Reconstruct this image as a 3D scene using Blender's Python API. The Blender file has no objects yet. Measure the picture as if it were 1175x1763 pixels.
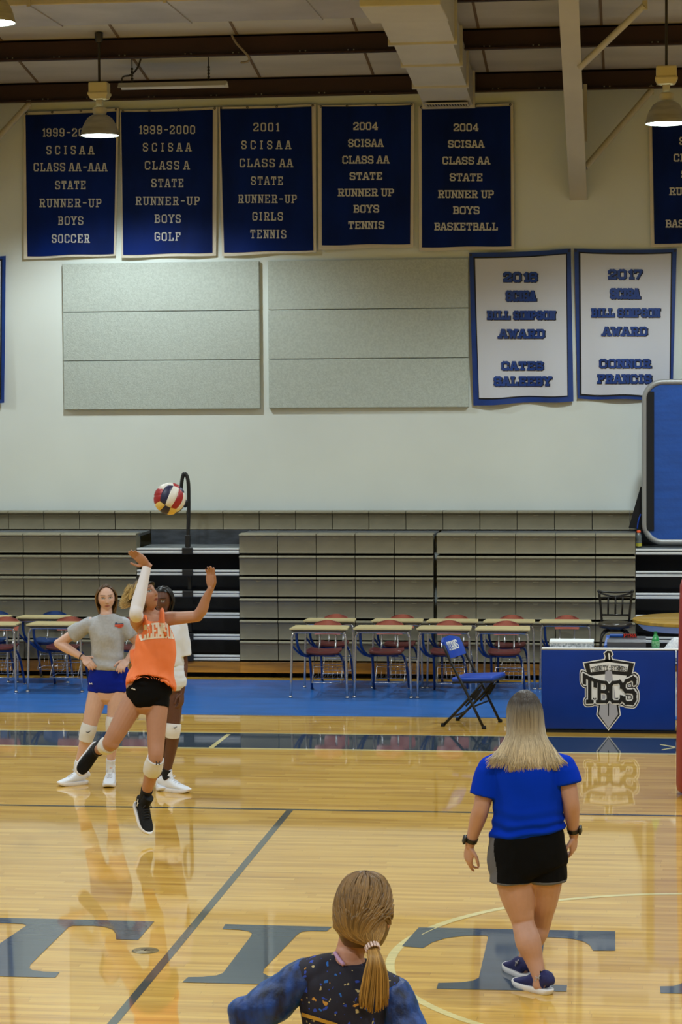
import bpy, bmesh, math, random
from mathutils import Vector, Matrix, noise
from mathutils.bvhtree import BVHTree
random.seed(7)
PI = math.pi
S = bpy.context.scene
COL = S.collection
V = Vector

# ------------------------------------------------------------------ camera
FPX, YAW, PITCH, ROLL, CAMZ = 4030.915, 0.12616050, -0.05049762, -0.00642626, 3.074157
IW, IH = 1175.0, 1763.0
_f = V((-math.sin(YAW) * math.cos(PITCH), math.cos(YAW) * math.cos(PITCH), math.sin(PITCH)))
_r0 = V((math.cos(YAW), math.sin(YAW), 0))
_u0 = _r0.cross(_f)
_c, _s = math.cos(ROLL), math.sin(ROLL)
_r = _c * _r0 + _s * _u0
_u = _c * _u0 - _s * _r0
camd = bpy.data.cameras.new('camera')
cam = bpy.data.objects.new('camera', camd)
COL.objects.link(cam)
camd.sensor_fit = 'HORIZONTAL'
camd.sensor_width = 36.0
camd.lens = 36.0 * FPX / IW
camd.clip_end = 200
m = Matrix.Identity(4)
for i in range(3):
    m[i][0], m[i][1], m[i][2] = _r[i], _u[i], -_f[i]
m[2][3] = CAMZ
cam.matrix_world = m
S.camera = cam

def ray(px, py):
    return ((px - IW / 2) / FPX) * _r + ((IH / 2 - py) / FPX) * _u + _f
def at(px, py, Y):
    "the point of the plane y = Y seen at a pixel of the photograph"
    d = ray(px, py)
    return d * (Y / d.y) + V((0, 0, CAMZ))
def flr(px, py, z=0.0):
    "the point of the level z seen at a pixel of the photograph"
    d = ray(px, py)
    return d * ((z - CAMZ) / d.z) + V((0, 0, CAMZ))

# ------------------------------------------------------------------ world, lamps, exposure
S.view_settings.view_transform = 'Standard'
S.view_settings.look = 'None'
S.view_settings.gamma = 1.0
S.view_settings.exposure = 0.95
S.view_settings.use_curve_mapping = False
S.cycles.max_bounces = 8
S.cycles.diffuse_bounces = 4
S.cycles.glossy_bounces = 4
S.cycles.use_adaptive_sampling = True
S.cycles.sample_clamp_indirect = 4.0
S.cycles.caustics_reflective = False
S.cycles.caustics_refractive = False
wd = bpy.data.worlds.new('world'); S.world = wd
wd.use_nodes = True
wd.node_tree.nodes['Background'].inputs[0].default_value = (0.5, 0.5, 0.5, 1)
wd.node_tree.nodes['Background'].inputs[1].default_value = 0.02

LAMP_W = 230.0            # watts of every high bay lamp in the hall
LAMP_COL = (0.86, 0.97, 1.0)
def bay_light(loc, power=LAMP_W, parent=None):
    d = bpy.data.lights.new('bay_light', 'SPOT')
    d.energy = power
    d.color = LAMP_COL
    d.spot_size = math.radians(146)
    d.spot_blend = 0.45
    d.shadow_soft_size = 0.16
    o = bpy.data.objects.new('bay_light', d)
    COL.objects.link(o)
    o.location = loc
    if parent: o.parent = parent
    return o
LAMP_SPOTS = [(-5.616, 24.3, 5.80), (0.28, 23.2, 5.68), (-5.30, 19.0, 6.15)]
for lx in (-11.4, -5.5, 0.4, 6.2):
    for ly, lz in ((23.9, 5.8), (18.6, 6.1), (13.0, 6.4), (7.4, 6.4), (1.8, 6.2)):
        if (lx, ly) in ((-5.5, 23.9), (0.4, 23.9), (-5.5, 18.6)): continue
        bay_light((lx, ly, lz))

# ------------------------------------------------------------------ materials
def lin(c):
    return tuple(((x / 255 / 12.92) if x / 255 <= 0.04045 else ((x / 255 + 0.055) / 1.055) ** 2.4) for x in c) + (1.0,)
MATS = {}
def mat(name, rgb, rough=0.6, metal=0.0, var=0.0, scale=(8, 8, 8), bump=0.0, bscale=60.0, coat=0.0, spec=0.5, rgb2=None, detail=3.0, emit=None):
    "principled material, optionally mottled with noise between rgb and rgb2"
    if name in MATS: return MATS[name]
    mt = bpy.data.materials.new(name); mt.use_nodes = True
    n, l = mt.node_tree.nodes, mt.node_tree.links
    b = n['Principled BSDF']
    b.inputs['Base Color'].default_value = lin(rgb)
    b.inputs['Roughness'].default_value = rough
    b.inputs['Metallic'].default_value = metal
    b.inputs['Specular IOR Level'].default_value = spec
    if coat:
        b.inputs['Coat Weight'].default_value = coat
        b.inputs['Coat Roughness'].default_value = 0.04
    if emit:
        b.inputs['Emission Color'].default_value = lin(emit[0]); b.inputs['Emission Strength'].default_value = emit[1]
    tc = None
    if rgb2 or var or bump:
        tc = n.new('ShaderNodeTexCoord')
    if rgb2 or var:
        mp = n.new('ShaderNodeMapping'); mp.inputs['Scale'].default_value = scale
        nz = n.new('ShaderNodeTexNoise'); nz.inputs['Scale'].default_value = 1.0; nz.inputs['Detail'].default_value = detail
        l.new(tc.outputs['Object'], mp.inputs[0]); l.new(mp.outputs[0], nz.inputs['Vector'])
        rp = n.new('ShaderNodeValToRGB')
        c2 = rgb2 or tuple(max(0, c * (1 - var)) for c in rgb)
        rp.color_ramp.elements[0].position = 0.35; rp.color_ramp.elements[0].color = lin(c2)
        rp.color_ramp.elements[1].position = 0.65; rp.color_ramp.elements[1].color = lin(rgb)
        l.new(nz.outputs['Fac'], rp.inputs[0]); l.new(rp.outputs[0], b.inputs['Base Color'])
    if bump:
        nb = n.new('ShaderNodeTexNoise'); nb.inputs['Scale'].default_value = bscale; nb.inputs['Detail'].default_value = 4
        bp = n.new('ShaderNodeBump'); bp.inputs['Strength'].default_value = bump; bp.inputs['Distance'].default_value = 0.02
        l.new(tc.outputs['Object'], nb.inputs['Vector']); l.new(nb.outputs['Fac'], bp.inputs['Height']); l.new(bp.outputs[0], b.inputs['Normal'])
    MATS[name] = mt
    return mt

def floor_mat():
    mt = bpy.data.materials.new('maple_boards'); mt.use_nodes = True
    n, l = mt.node_tree.nodes, mt.node_tree.links
    b = n['Principled BSDF']
    tc = n.new('ShaderNodeTexCoord')
    br = n.new('ShaderNodeTexBrick')
    br.inputs['Scale'].default_value = 1.0
    br.inputs['Brick Width'].default_value = 0.95
    br.inputs['Row Height'].default_value = 0.057
    br.inputs['Mortar Size'].default_value = 0.0011
    br.inputs['Mortar Smooth'].default_value = 0.4
    br.inputs['Bias'].default_value = 0.0
    br.offset = 0.0; br.offset_frequency = 2
    br.inputs['Color1'].default_value = lin((223, 179, 82))
    br.inputs['Color2'].default_value = lin((201, 153, 58))
    br.inputs['Mortar'].default_value = lin((172, 134, 60))
    sx = n.new('ShaderNodeSeparateXYZ'); l.new(tc.outputs['Object'], sx.inputs[0])
    dv = n.new('ShaderNodeMath'); dv.operation = 'DIVIDE'; dv.inputs[1].default_value = 0.057; l.new(sx.outputs['Y'], dv.inputs[0])
    fl = n.new('ShaderNodeMath'); fl.operation = 'FLOOR'; l.new(dv.outputs[0], fl.inputs[0])
    wn = n.new('ShaderNodeTexWhiteNoise'); wn.noise_dimensions = '1D'; l.new(fl.outputs[0], wn.inputs['W'])
    ad = n.new('ShaderNodeMath'); ad.operation = 'MULTIPLY_ADD'; ad.inputs[1].default_value = 7.3; l.new(wn.outputs['Value'], ad.inputs[0]); l.new(sx.outputs['X'], ad.inputs[2])
    cx3 = n.new('ShaderNodeCombineXYZ'); l.new(ad.outputs[0], cx3.inputs['X']); l.new(sx.outputs['Y'], cx3.inputs['Y'])
    l.new(cx3.outputs[0], br.inputs['Vector'])
    mp = n.new('ShaderNodeMapping'); mp.inputs['Scale'].default_value = (0.8, 14, 1)
    nz = n.new('ShaderNodeTexNoise'); nz.inputs['Scale'].default_value = 1.0; nz.inputs['Detail'].default_value = 5
    l.new(tc.outputs['Object'], mp.inputs[0]); l.new(mp.outputs[0], nz.inputs['Vector'])
    rp = n.new('ShaderNodeValToRGB')
    rp.color_ramp.elements[0].position = 0.30; rp.color_ramp.elements[0].color = (0.62, 0.54, 0.42, 1)
    rp.color_ramp.elements[1].position = 0.52; rp.color_ramp.elements[1].color = (1, 1, 1, 1)
    l.new(nz.outputs['Fac'], rp.inputs[0])
    mx = n.new('ShaderNodeMix'); mx.data_type = 'RGBA'; mx.blend_type = 'MULTIPLY'
    mx.inputs['Factor'].default_value = 0.75
    l.new(br.outputs['Color'], mx.inputs['A']); l.new(rp.outputs[0], mx.inputs['B'])
    mp2 = n.new('ShaderNodeMapping'); mp2.inputs['Scale'].default_value = (2.2, 55, 1)
    nz2 = n.new('ShaderNodeTexNoise'); nz2.inputs['Scale'].default_value = 1.0; nz2.inputs['Detail'].default_value = 2
    l.new(tc.outputs['Object'], mp2.inputs[0]); l.new(mp2.outputs[0], nz2.inputs['Vector'])
    rp2 = n.new('ShaderNodeValToRGB')
    rp2.color_ramp.elements[0].position = 0.27; rp2.color_ramp.elements[0].color = (0.5, 0.4, 0.27, 1)
    rp2.color_ramp.elements[1].position = 0.38; rp2.color_ramp.elements[1].color = (1, 1, 1, 1)
    l.new(nz2.outputs['Fac'], rp2.inputs[0])
    mx2 = n.new('ShaderNodeMix'); mx2.data_type = 'RGBA'; mx2.blend_type = 'MULTIPLY'
    mx2.inputs['Factor'].default_value = 0.7
    l.new(mx.outputs['Result'], mx2.inputs['A']); l.new(rp2.outputs[0], mx2.inputs['B'])
    l.new(mx2.outputs['Result'], b.inputs['Base Color'])
    b.inputs['Roughness'].default_value = 0.5
    b.inputs['Coat Weight'].default_value = 1.0
    b.inputs['Coat Roughness'].default_value = 0.04
    b.inputs['Coat IOR'].default_value = 1.5
    b.inputs['Specular IOR Level'].default_value = 0.2
    MATS['floor'] = mt
    return mt
def paint(name, rgb):
    return mat(name, rgb, rough=0.5, coat=1.0, spec=0.2, var=0.10, scale=(2, 30, 1))

def skin_mat(name):
    mt = bpy.data.materials.new(name); mt.use_nodes = True
    n, l = mt.node_tree.nodes, mt.node_tree.links
    b = n['Principled BSDF']
    a = n.new('ShaderNodeAttribute'); a.attribute_name = 'tint'
    l.new(a.outputs['Color'], b.inputs['Base Color'])
    b.inputs['Roughness'].default_value = 0.48
    b.inputs['Specular IOR Level'].default_value = 0.4
    return mt
SKIN = skin_mat('skin')

def hair_mat(name, root, tip, z0=None, z1=None):
    "streaky hair; with z0/z1 the dyed colour runs from root (high) to tip (low)"
    mt = bpy.data.materials.new(name); mt.use_nodes = True
    n, l = mt.node_tree.nodes, mt.node_tree.links
    b = n['Principled BSDF']
    at_ = n.new('ShaderNodeAttribute'); at_.attribute_name = 'strand'
    sp = n.new('ShaderNodeSeparateColor'); l.new(at_.outputs['Color'], sp.inputs[0])
    rp = n.new('ShaderNodeValToRGB')
    rp.color_ramp.elements[0].position = 0.0 if z0 is None else z0; rp.color_ramp.elements[0].color = lin(root)
    rp.color_ramp.elements[1].position = 1.0 if z1 is None else z1; rp.color_ramp.elements[1].color = lin(tip)
    l.new(sp.outputs[0], rp.inputs[0])
    mx = n.new('ShaderNodeMix'); mx.data_type = 'RGBA'; mx.blend_type = 'MULTIPLY'; mx.inputs['Factor'].default_value = 1.0
    r2 = n.new('ShaderNodeValToRGB')
    r2.color_ramp.elements[0].color = (0.55, 0.52, 0.5, 1); r2.color_ramp.elements[1].color = (1.25, 1.22, 1.15, 1)
    l.new(sp.outputs[1], r2.inputs[0])
    l.new(rp.outputs[0], mx.inputs['A']); l.new(r2.outputs[0], mx.inputs['B'])
    l.new(mx.outputs['Result'], b.inputs['Base Color'])
    b.inputs['Roughness'].default_value = 0.42
    b.inputs['Specular IOR Level'].default_value = 0.35
    return mt

# ------------------------------------------------------------------ mesh builder
def catmull(pts, sub):
    if len(pts) < 3 or sub <= 1: return [tuple(p) for p in pts]
    out = []
    n = len(pts)
    for i in range(n - 1):
        p0 = pts[max(i - 1, 0)]; p1 = pts[i]; p2 = pts[i + 1]; p3 = pts[min(i + 2, n - 1)]
        for k in range(sub):
            t = k / sub
            out.append(tuple(0.5 * ((2 * b) + (-a + c) * t + (2 * a - 5 * b + 4 * c - d) * t * t + (-a + 3 * b - 3 * c + d) * t ** 3) for a, b, c, d in zip(p0, p1, p2, p3)))
    out.append(tuple(pts[-1]))
    return out

class MB:
    def __init__(self): self.v = []; self.f = []; self.mi = []; self.col = None
    def quadgrid(self, rows, closed=False, m=0):
        "rows: list of equal length point lists"
        b = len(self.v); w = len(rows[0])
        for r in rows: self.v += [tuple(p) for p in r]
        for i in range(len(rows) - 1):
            for j in range(w if closed else w - 1):
                k = (j + 1) % w
                self.f.append((b + i * w + j, b + i * w + k, b + (i + 1) * w + k, b + (i + 1) * w + j)); self.mi.append(m)
        return b
    def poly(self, pts, m=0):
        b = len(self.v); self.v += [tuple(p) for p in pts]
        self.f.append(tuple(range(b, b + len(pts)))); self.mi.append(m)
    def box(self, c, s, rot=None, m=0):
        c = V(c); R = rot or Matrix.Identity(3)
        b = len(self.v)
        for sx in (-.5, .5):
            for sy in (-.5, .5):
                for sz in (-.5, .5):
                    self.v.append(tuple(c + R @ V((sx * s[0], sy * s[1], sz * s[2]))))
        for q in ((0, 1, 3, 2), (4, 6, 7, 5), (0, 4, 5, 1), (2, 3, 7, 6), (0, 2, 6, 4), (1, 5, 7, 3)):
            self.f.append(tuple(b + i for i in q)); self.mi.append(m)
    def bbox(self, c, s, r=0.01, rot=None, m=0, seg=2):
        "box with bevelled edges"
        bm = bmesh.new(); bmesh.ops.create_cube(bm, size=1)
        for v in bm.verts: v.co = V((v.co.x * s[0], v.co.y * s[1], v.co.z * s[2]))
        bmesh.ops.bevel(bm, geom=list(bm.edges), offset=min(r, min(s) * .49), segments=seg, affect='EDGES', profile=.5)
        R = rot or Matrix.Identity(3); b = len(self.v); c = V(c)
        bm.verts.index_update()
        for v in bm.verts: self.v.append(tuple(c + R @ v.co))
        for f in bm.faces: self.f.append(tuple(b + v.index for v in f.verts)); self.mi.append(m)
        bm.free()
    def tube(self, pts, r, n=8, sub=1, m=0, cap=True):
        "round bar along a path; r a number or one per point"
        rr = r if isinstance(r, (list, tuple)) else [r] * len(pts)
        q = catmull([tuple(p) + (a, a) for p, a in zip(pts, rr)], sub)
        self.loft([(V(x[:3]), x[3], x[4]) for x in q], None, n, 1, m, cap)
    def loft(self, rings, ref=None, n=16, sub=4, m=0, cap=True, sq=2.0, round_caps=False):
        "rings: (centre, half size across, half size along ref); ref a direction"
        q = catmull([tuple(c) + (a, b) for c, a, b in rings], sub)
        P = [V(x[:3]) for x in q]
        N = len(P); rows = []
        prev = None
        for i in range(N):
            t = (P[min(i + 1, N - 1)] - P[max(i - 1, 0)])
            if t.length < 1e-9: t = V((0, 0, 1))
            t.normalize()
            if ref is not None:
                b = V(ref) - t * t.dot(V(ref))
                if b.length < 1e-4: b = t.orthogonal()
            elif prev is None: b = t.orthogonal()
            else:
                b = prev - t * t.dot(prev)
                if b.length < 1e-6: b = t.orthogonal()
            b.normalize(); prev = b
            a = t.cross(b)
            row = []
            for k in range(n):
                an = 2 * PI * k / n
                cx, sy = math.cos(an), math.sin(an)
                if sq != 2.0:
                    cx = math.copysign(abs(cx) ** (2 / sq), cx); sy = math.copysign(abs(sy) ** (2 / sq), sy)
                row.append(P[i] + a * (q[i][3] * cx) + b * (q[i][4] * sy))
            rows.append(row)
        if round_caps:
            def dome(row, c, d):
                r = min((p - c).length for p in row)
                return [[c + (p - c) * math.cos(h) + d * (r * math.sin(h)) for p in row] for h in (PI / 6, PI / 3, PI * .47)]
            d0 = (P[0] - P[1]).normalized(); d1 = (P[-1] - P[-2]).normalized()
            rows = dome(rows[0], P[0], d0)[::-1] + rows + dome(rows[-1], P[-1], d1)
        b0 = self.quadgrid(rows, True, m)
        if cap:
            self.f.append(tuple(b0 + k for k in range(n))[::-1]); self.mi.append(m)
            e = b0 + (len(rows) - 1) * n
            self.f.append(tuple(e + k for k in range(n))); self.mi.append(m)
    def ball(self, c, r, nu=16, nv=10, m=0, rot=None):
        c = V(c); rx, ry, rz = r if isinstance(r, (tuple, list)) else (r, r, r)
        R = rot or Matrix.Identity(3)
        rows = []
        for i in range(nv + 1):
            t = PI * min(max(i / nv, 0.004), .996)
            rows.append([c + R @ V((rx * math.sin(t) * math.cos(2 * PI * k / nu), ry * math.sin(t) * math.sin(2 * PI * k / nu), rz * math.cos(t))) for k in range(nu)])
        b = self.quadgrid(rows, True, m)
        self.f.append(tuple(b + k for k in range(nu))); self.mi.append(m)
        e = b + nv * nu
        self.f.append(tuple(e + k for k in range(nu))[::-1]); self.mi.append(m)
    def lathe(self, prof, c=(0, 0, 0), n=24, m=0):
        "prof: list of (radius, z)"
        c = V(c)
        self.quadgrid([[c + V((r * math.cos(2 * PI * k / n), r * math.sin(2 * PI * k / n), z)) for k in range(n)] for r, z in prof], True, m)
    def prism(self, pts, d, m=0):
        "flat polygon of 3-D points pushed along vector d"
        b = len(self.v); n = len(pts); d = V(d)
        self.v += [tuple(V(p)) for p in pts] + [tuple(V(p) + d) for p in pts]
        self.f.append(tuple(b + i for i in range(n))[::-1]); self.mi.append(m)
        self.f.append(tuple(b + n + i for i in range(n))); self.mi.append(m)
        for i in range(n):
            j = (i + 1) % n
            self.f.append((b + i, b + j, b + n + j, b + n + i)); self.mi.append(m)
    def mesh(self, name):
        me = bpy.data.meshes.new(name)
        me.from_pydata([tuple(v) for v in self.v], [], self.f)
        me.update()
        return me

def root_loc(p):
    while p.parent: p = p.parent
    return V(p.location)
def obj(name, mb, mats, parent=None, smooth=False, local=False, fixn=True, angle=None):
    "link one mesh object; vertices in world space are made relative to the thing's base"
    me = mb if isinstance(mb, bpy.types.Mesh) else mb.mesh(name)
    if not isinstance(mats, (list, tuple)): mats = [mats]
    for k in mats: me.materials.append(k)
    if isinstance(mb, MB) and len(mats) > 1:
        me.polygons.foreach_set('material_index', mb.mi)
    if fixn and isinstance(mb, MB):
        bm = bmesh.new(); bm.from_mesh(me)
        bmesh.ops.recalc_face_normals(bm, faces=bm.faces)
        bm.to_mesh(me); bm.free()
    if smooth:
        me.polygons.foreach_set('use_smooth', [True] * len(me.polygons))
        if angle: me.set_sharp_from_angle(angle=math.radians(angle))
    o = bpy.data.objects.new(name, me)
    COL.objects.link(o)
    if parent:
        o.parent = parent
        if not local: me.transform(Matrix.Translation(-root_loc(parent)))
    return o
def tag(o, label=None, cat=None, group=None, kind=None):
    if label: o['label'] = label
    if cat: o['category'] = cat
    if group: o['group'] = group
    if kind: o['kind'] = kind
    return o
def thing(name, label, cat, loc, group=None, rz=0):
    o = bpy.data.objects.new(name, None)
    COL.objects.link(o)
    o.empty_display_size = .1
    o.location = loc; o.rotation_euler = (0, 0, rz)
    return tag(o, label, cat, group)
def struct(name, mb, mats, **k):
    return tag(obj(name, mb, mats, **k), kind='structure')
def dup(src, loc, rz=0.0, label=None, group=None, parent=None):
    r = src.copy(); COL.objects.link(r)
    r.location = loc; r.rotation_euler = (0, 0, rz)
    if label: r['label'] = label
    if group: r['group'] = group
    for ch in list(src.children):
        c = ch.copy(); COL.objects.link(c); c.parent = r
        for g in list(ch.children):
            d = g.copy(); COL.objects.link(d); d.parent = c
    return r
def remeshed(name, mb, voxel, smooth_it, mats, parent, disp=None, fac=0.5):
    "one continuous skin over all the shapes in mb"
    me = mb.mesh(name + '_raw')
    bm = bmesh.new(); bm.from_mesh(me); bmesh.ops.recalc_face_normals(bm, faces=bm.faces); bm.to_mesh(me); bm.free()
    t = bpy.data.objects.new('tmp', me); COL.objects.link(t)
    a = t.modifiers.new('r', 'REMESH'); a.mode = 'VOXEL'; a.voxel_size = voxel
    if smooth_it:
        s = t.modifiers.new('s', 'SMOOTH'); s.iterations = smooth_it; s.factor = fac
    dg = bpy.context.evaluated_depsgraph_get()
    out = bpy.data.meshes.new_from_object(t.evaluated_get(dg))
    bpy.data.objects.remove(t); bpy.data.meshes.remove(me)
    out.name = name; out.materials.clear()
    if disp:
        nn = [v.normal.copy() for v in out.vertices]
        for v, n in zip(out.vertices, nn): v.co += n * disp(v.co, n)
    o = obj(name, out, mats, parent, smooth=True)
    return o

# ------------------------------------------------------------------ block lettering made of strokes (4 x 6 grid)
G = {
 'A': ([[(0, 0), (1.5, 6), (2.5, 6), (4, 0)], [(.8, 2), (3.2, 2)]], [(0, 0), (4, 0)]),
 'B': ([[(.6, 0), (.6, 6)], [(0, 6), (3, 6), (3.8, 5.2), (3.8, 3.9), (3, 3.1), (.6, 3.1)], [(3, 3.1), (4, 2.3), (4, .8), (3.2, 0), (0, 0)]], []),
 'C': ([[(4, 4.4), (4, 5.2), (3.2, 6), (.8, 6), (0, 5.2), (0, .8), (.8, 0), (3.2, 0), (4, .8), (4, 1.6)]], []),
 'D': ([[(.6, 0), (.6, 6)], [(0, 6), (3, 6), (4, 5), (4, 1), (3, 0), (0, 0)]], []),
 'E': ([[(.6, 0), (.6, 6)], [(4, 4.7), (4, 6), (0, 6)], [(.6, 3.1), (2.6, 3.1)], [(4, 1.3), (4, 0), (0, 0)]], []),
 'F': ([[(.6, 0), (.6, 6)], [(4, 4.5), (4, 6), (0, 6)], [(.6, 3.1), (2.8, 3.1)]], [(.6, 0)]),
 'G': ([[(4, 4.6), (4, 5.2), (3.2, 6), (.8, 6), (0, 5.2), (0, .8), (.8, 0), (3.2, 0), (4, .8), (4, 2.7), (2.2, 2.7)]], []),
 'I': ([[(2, 0), (2, 6)]], [(2, 0), (2, 6)]),
 'K': ([[(.6, 0), (.6, 6)], [(3.6, 6), (.8, 2.8)], [(1.7, 3.6), (3.7, 0)]], [(.6, 0), (.6, 6), (3.6, 6), (3.7, 0)]),
 'L': ([[(.8, 6), (.8, 0)], [(0, 0), (4, 0), (4, 1.7)]], [(.8, 6)]),
 'M': ([[(.5, 0), (.5, 6), (2.25, 1.6), (4, 6), (4, 0)]], [(.5, 0), (4, 0), (.3, 6), (4.2, 6)]),
 'N': ([[(.5, 0), (.5, 6), (3.6, 0), (3.6, 6)]], [(.5, 0), (.2, 6), (3.6, 6)]),
 'O': ([[(.8, 0), (3.2, 0), (4, .8), (4, 5.2), (3.2, 6), (.8, 6), (0, 5.2), (0, .8), (.8, 0)]], []),
 'P': ([[(.7, 0), (.7, 6)], [(0, 6), (3.1, 6), (4, 5.2), (4, 3.5), (3.1, 2.7), (.7, 2.7)]], [(.7, 0)]),
 'R': ([[(.6, 0), (.6, 6)], [(0, 6), (3, 6), (3.8, 5.2), (3.8, 3.7), (3, 2.9), (.6, 2.9)], [(2.4, 2.9), (3.8, 0)]], [(.6, 0), (3.8, 0)]),
 'S': ([[(4, 4.6), (4, 5.3), (3.2, 6), (.8, 6), (0, 5.2), (0, 4), (.8, 3.2), (3.2, 2.8), (4, 2), (4, .8), (3.2, 0), (.8, 0), (0, .7), (0, 1.4)]], []),
 'T': ([[(2, 0), (2, 6)], [(0, 4.5), (0, 6), (4, 6), (4, 4.5)]], [(2, 0)]),
 'U': ([[(.5, 6), (.5, .8), (1.3, 0), (2.8, 0), (3.6, .8), (3.6, 6)]], [(.5, 6), (3.6, 6)]),
 'W': ([[(0, 6), (1.2, 0), (2.3, 4.6), (3.4, 0), (4.6, 6)]], [(0, 6), (4.6, 6)]),
 'Y': ([[(0, 6), (2, 2.9), (4, 6)], [(2, 2.9), (2, 0)]], [(0, 6), (4, 6), (2, 0)]),
 '-': ([[(.7, 3), (3.1, 3)]], []), ' ': ([], []),
 '0': ([[(.8, 0), (2.8, 0), (3.6, .8), (3.6, 5.2), (2.8, 6), (.8, 6), (0, 5.2), (0, .8), (.8, 0)]], []),
 '1': ([[(.6, 5), (1.7, 6), (1.7, 0)]], [(1.7, 0)]),
 '2': ([[(0, 4.5), (0, 5.2), (.8, 6), (2.8, 6), (3.6, 5.2), (3.6, 3.9), (0, .9), (0, 0), (3.6, 0), (3.6, 1)]], []),
 '4': ([[(3, 0), (2.8, 6), (0, 2.2), (0, 1.6), (4, 1.6)]], [(2.9, 0)]),
 '6': ([[(3.6, 4.8), (3.6, 5.2), (2.8, 6), (.8, 6), (0, 5.2), (0, .8), (.8, 0), (2.8, 0), (3.6, .8), (3.6, 2.5), (2.8, 3.3), (0, 3.3)]], []),
 '7': ([[(0, 4.8), (0, 6), (3.6, 6), (3.6, 5.2), (1.5, 0)]], []),
 '9': ([[(0, 1.2), (0, .8), (.8, 0), (2.8, 0), (3.6, .8), (3.6, 5.2), (2.8, 6), (.8, 6), (0, 5.2), (0, 3.6), (.8, 2.8), (3.6, 2.8)]], []),
}
def text_strokes(txt, gap=1.7, serif=True):
    "polylines in units of one letter height, origin at the left of the base line; returns (lines, width)"
    x = 0; out = []
    for ch in txt:
        if ch == ' ': x += 2.6; continue
        lines, serifs = G[ch]
        w = max([p[0] for l_ in lines for p in l_] + [3 if ch == 'I' else 0])
        off = -1.0 if ch == 'I' else 0
        for l_ in lines: out.append([((x + off + a) / 6, b / 6) for a, b in l_])
        if serif:
            for a, b in serifs: out.append([((x + off + a - .8) / 6, b / 6), ((x + off + a + .8) / 6, b / 6)])
        x += w + off + gap
    return out, (x - gap) / 6
_jit = [0]
def lift(pl):
    "every stroke lies a hair above the one before, so that no two faces share a plane"
    pl = [V(p) for p in pl]
    n_ = (pl[1] - pl[0]).cross(pl[2] - pl[0])
    if n_.length < 1e-12: return pl
    n_.normalize(); _jit[0] = (_jit[0] + 1) % 29
    return [p + n_ * (_jit[0] * 2.5e-5) for p in pl]
def stroke_mesh(mb, lines, wid, fn, m=0, div=1, rnd=False):
    "thick strokes mapped by fn(u, v) -> 3-D point"
    for ln in lines:
        for i in range(len(ln) - 1):
            a, b = V((ln[i][0], ln[i][1], 0)), V((ln[i + 1][0], ln[i + 1][1], 0))
            d = b - a
            if d.length < 1e-6: continue
            d.normalize(); n = V((-d.y, d.x, 0)) * wid / 2; e = d * wid * (.48 if not rnd else 0)
            if rnd:
                for c in (a, b): mb.poly(lift([fn(c.x + wid / 2 * math.cos(t * PI / 7), c.y + wid / 2 * math.sin(t * PI / 7)) for t in range(14)]), m)
            a2, b2 = a - e, b + e
            for k in range(div):
                p = a2.lerp(b2, k / div); q = a2.lerp(b2, (k + 1) / div)
                pl = [fn(*(p + n)[:2]), fn(*(p - n)[:2]), fn(*(q - n)[:2]), fn(*(q + n)[:2])]
                if all(z is not None for z in pl): mb.poly(lift(pl), m)
def line_px(mb, txt, x0, x1, yc, h, wid, fnpx, m=0, gap=1.7, dx=0, dy=0, slope=0.0):
    "a line of lettering filling x0..x1 (pixels of the photo) around height yc"
    lines, w = text_strokes(txt, gap)
    sx = (x1 - x0) / w
    hh = h * (1 - wid)
    def f(u, v):
        X = x0 + u * sx + dx
        return fnpx(X, yc + hh / 2 - v * hh + dy + slope * (X - (x0 + x1) / 2))
    # keep the stroke width even: build in a space scaled so that both axes match
    k = sx / hh
    L = [[(a * k, b) for a, b in ln] for ln in lines]
    stroke_mesh(mb, L, wid, lambda u, v: f(u / k, v), m)

# ================================================================== SETTING
WALL_Y, FACE_Y, TOP_Y = 26.2, 24.95, 25.75
XL, XR, YN = -16.0, 13.0, -6.0
def roof(y): return 6.57 + 0.165 * (26.2 - y)
M_wall = mat('wall_paint', (220, 228, 223), rough=.75, var=.03, scale=(.8, 1, .8), bump=.03, bscale=200)
M_ceil = mat('roof_liner', (202, 197, 182), rough=.7, var=.08, scale=(.7, 3, 1), bump=.15, bscale=9)
M_seam = mat('liner_seam', (120, 98, 70), rough=.7)
M_brown = mat('purlin_paint', (54, 27, 21), rough=.5, var=.12, scale=(3, 3, 3))
M_cream = mat('steel_paint', (196, 190, 168), rough=.5, var=.04, scale=(2, 2, 2))
M_black = mat('black_void', (10, 10, 11), rough=.8)
FM = floor_mat()
P_navy = paint('navy_paint', (50, 66, 84)); P_band = paint('band_paint', (33, 54, 76)); P_cream = paint('cream_paint', (232, 216, 150))
P_dark = paint('line_paint', (62, 66, 64)); P_apron = mat('border_boards', (208, 168, 84), rough=.5)

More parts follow.
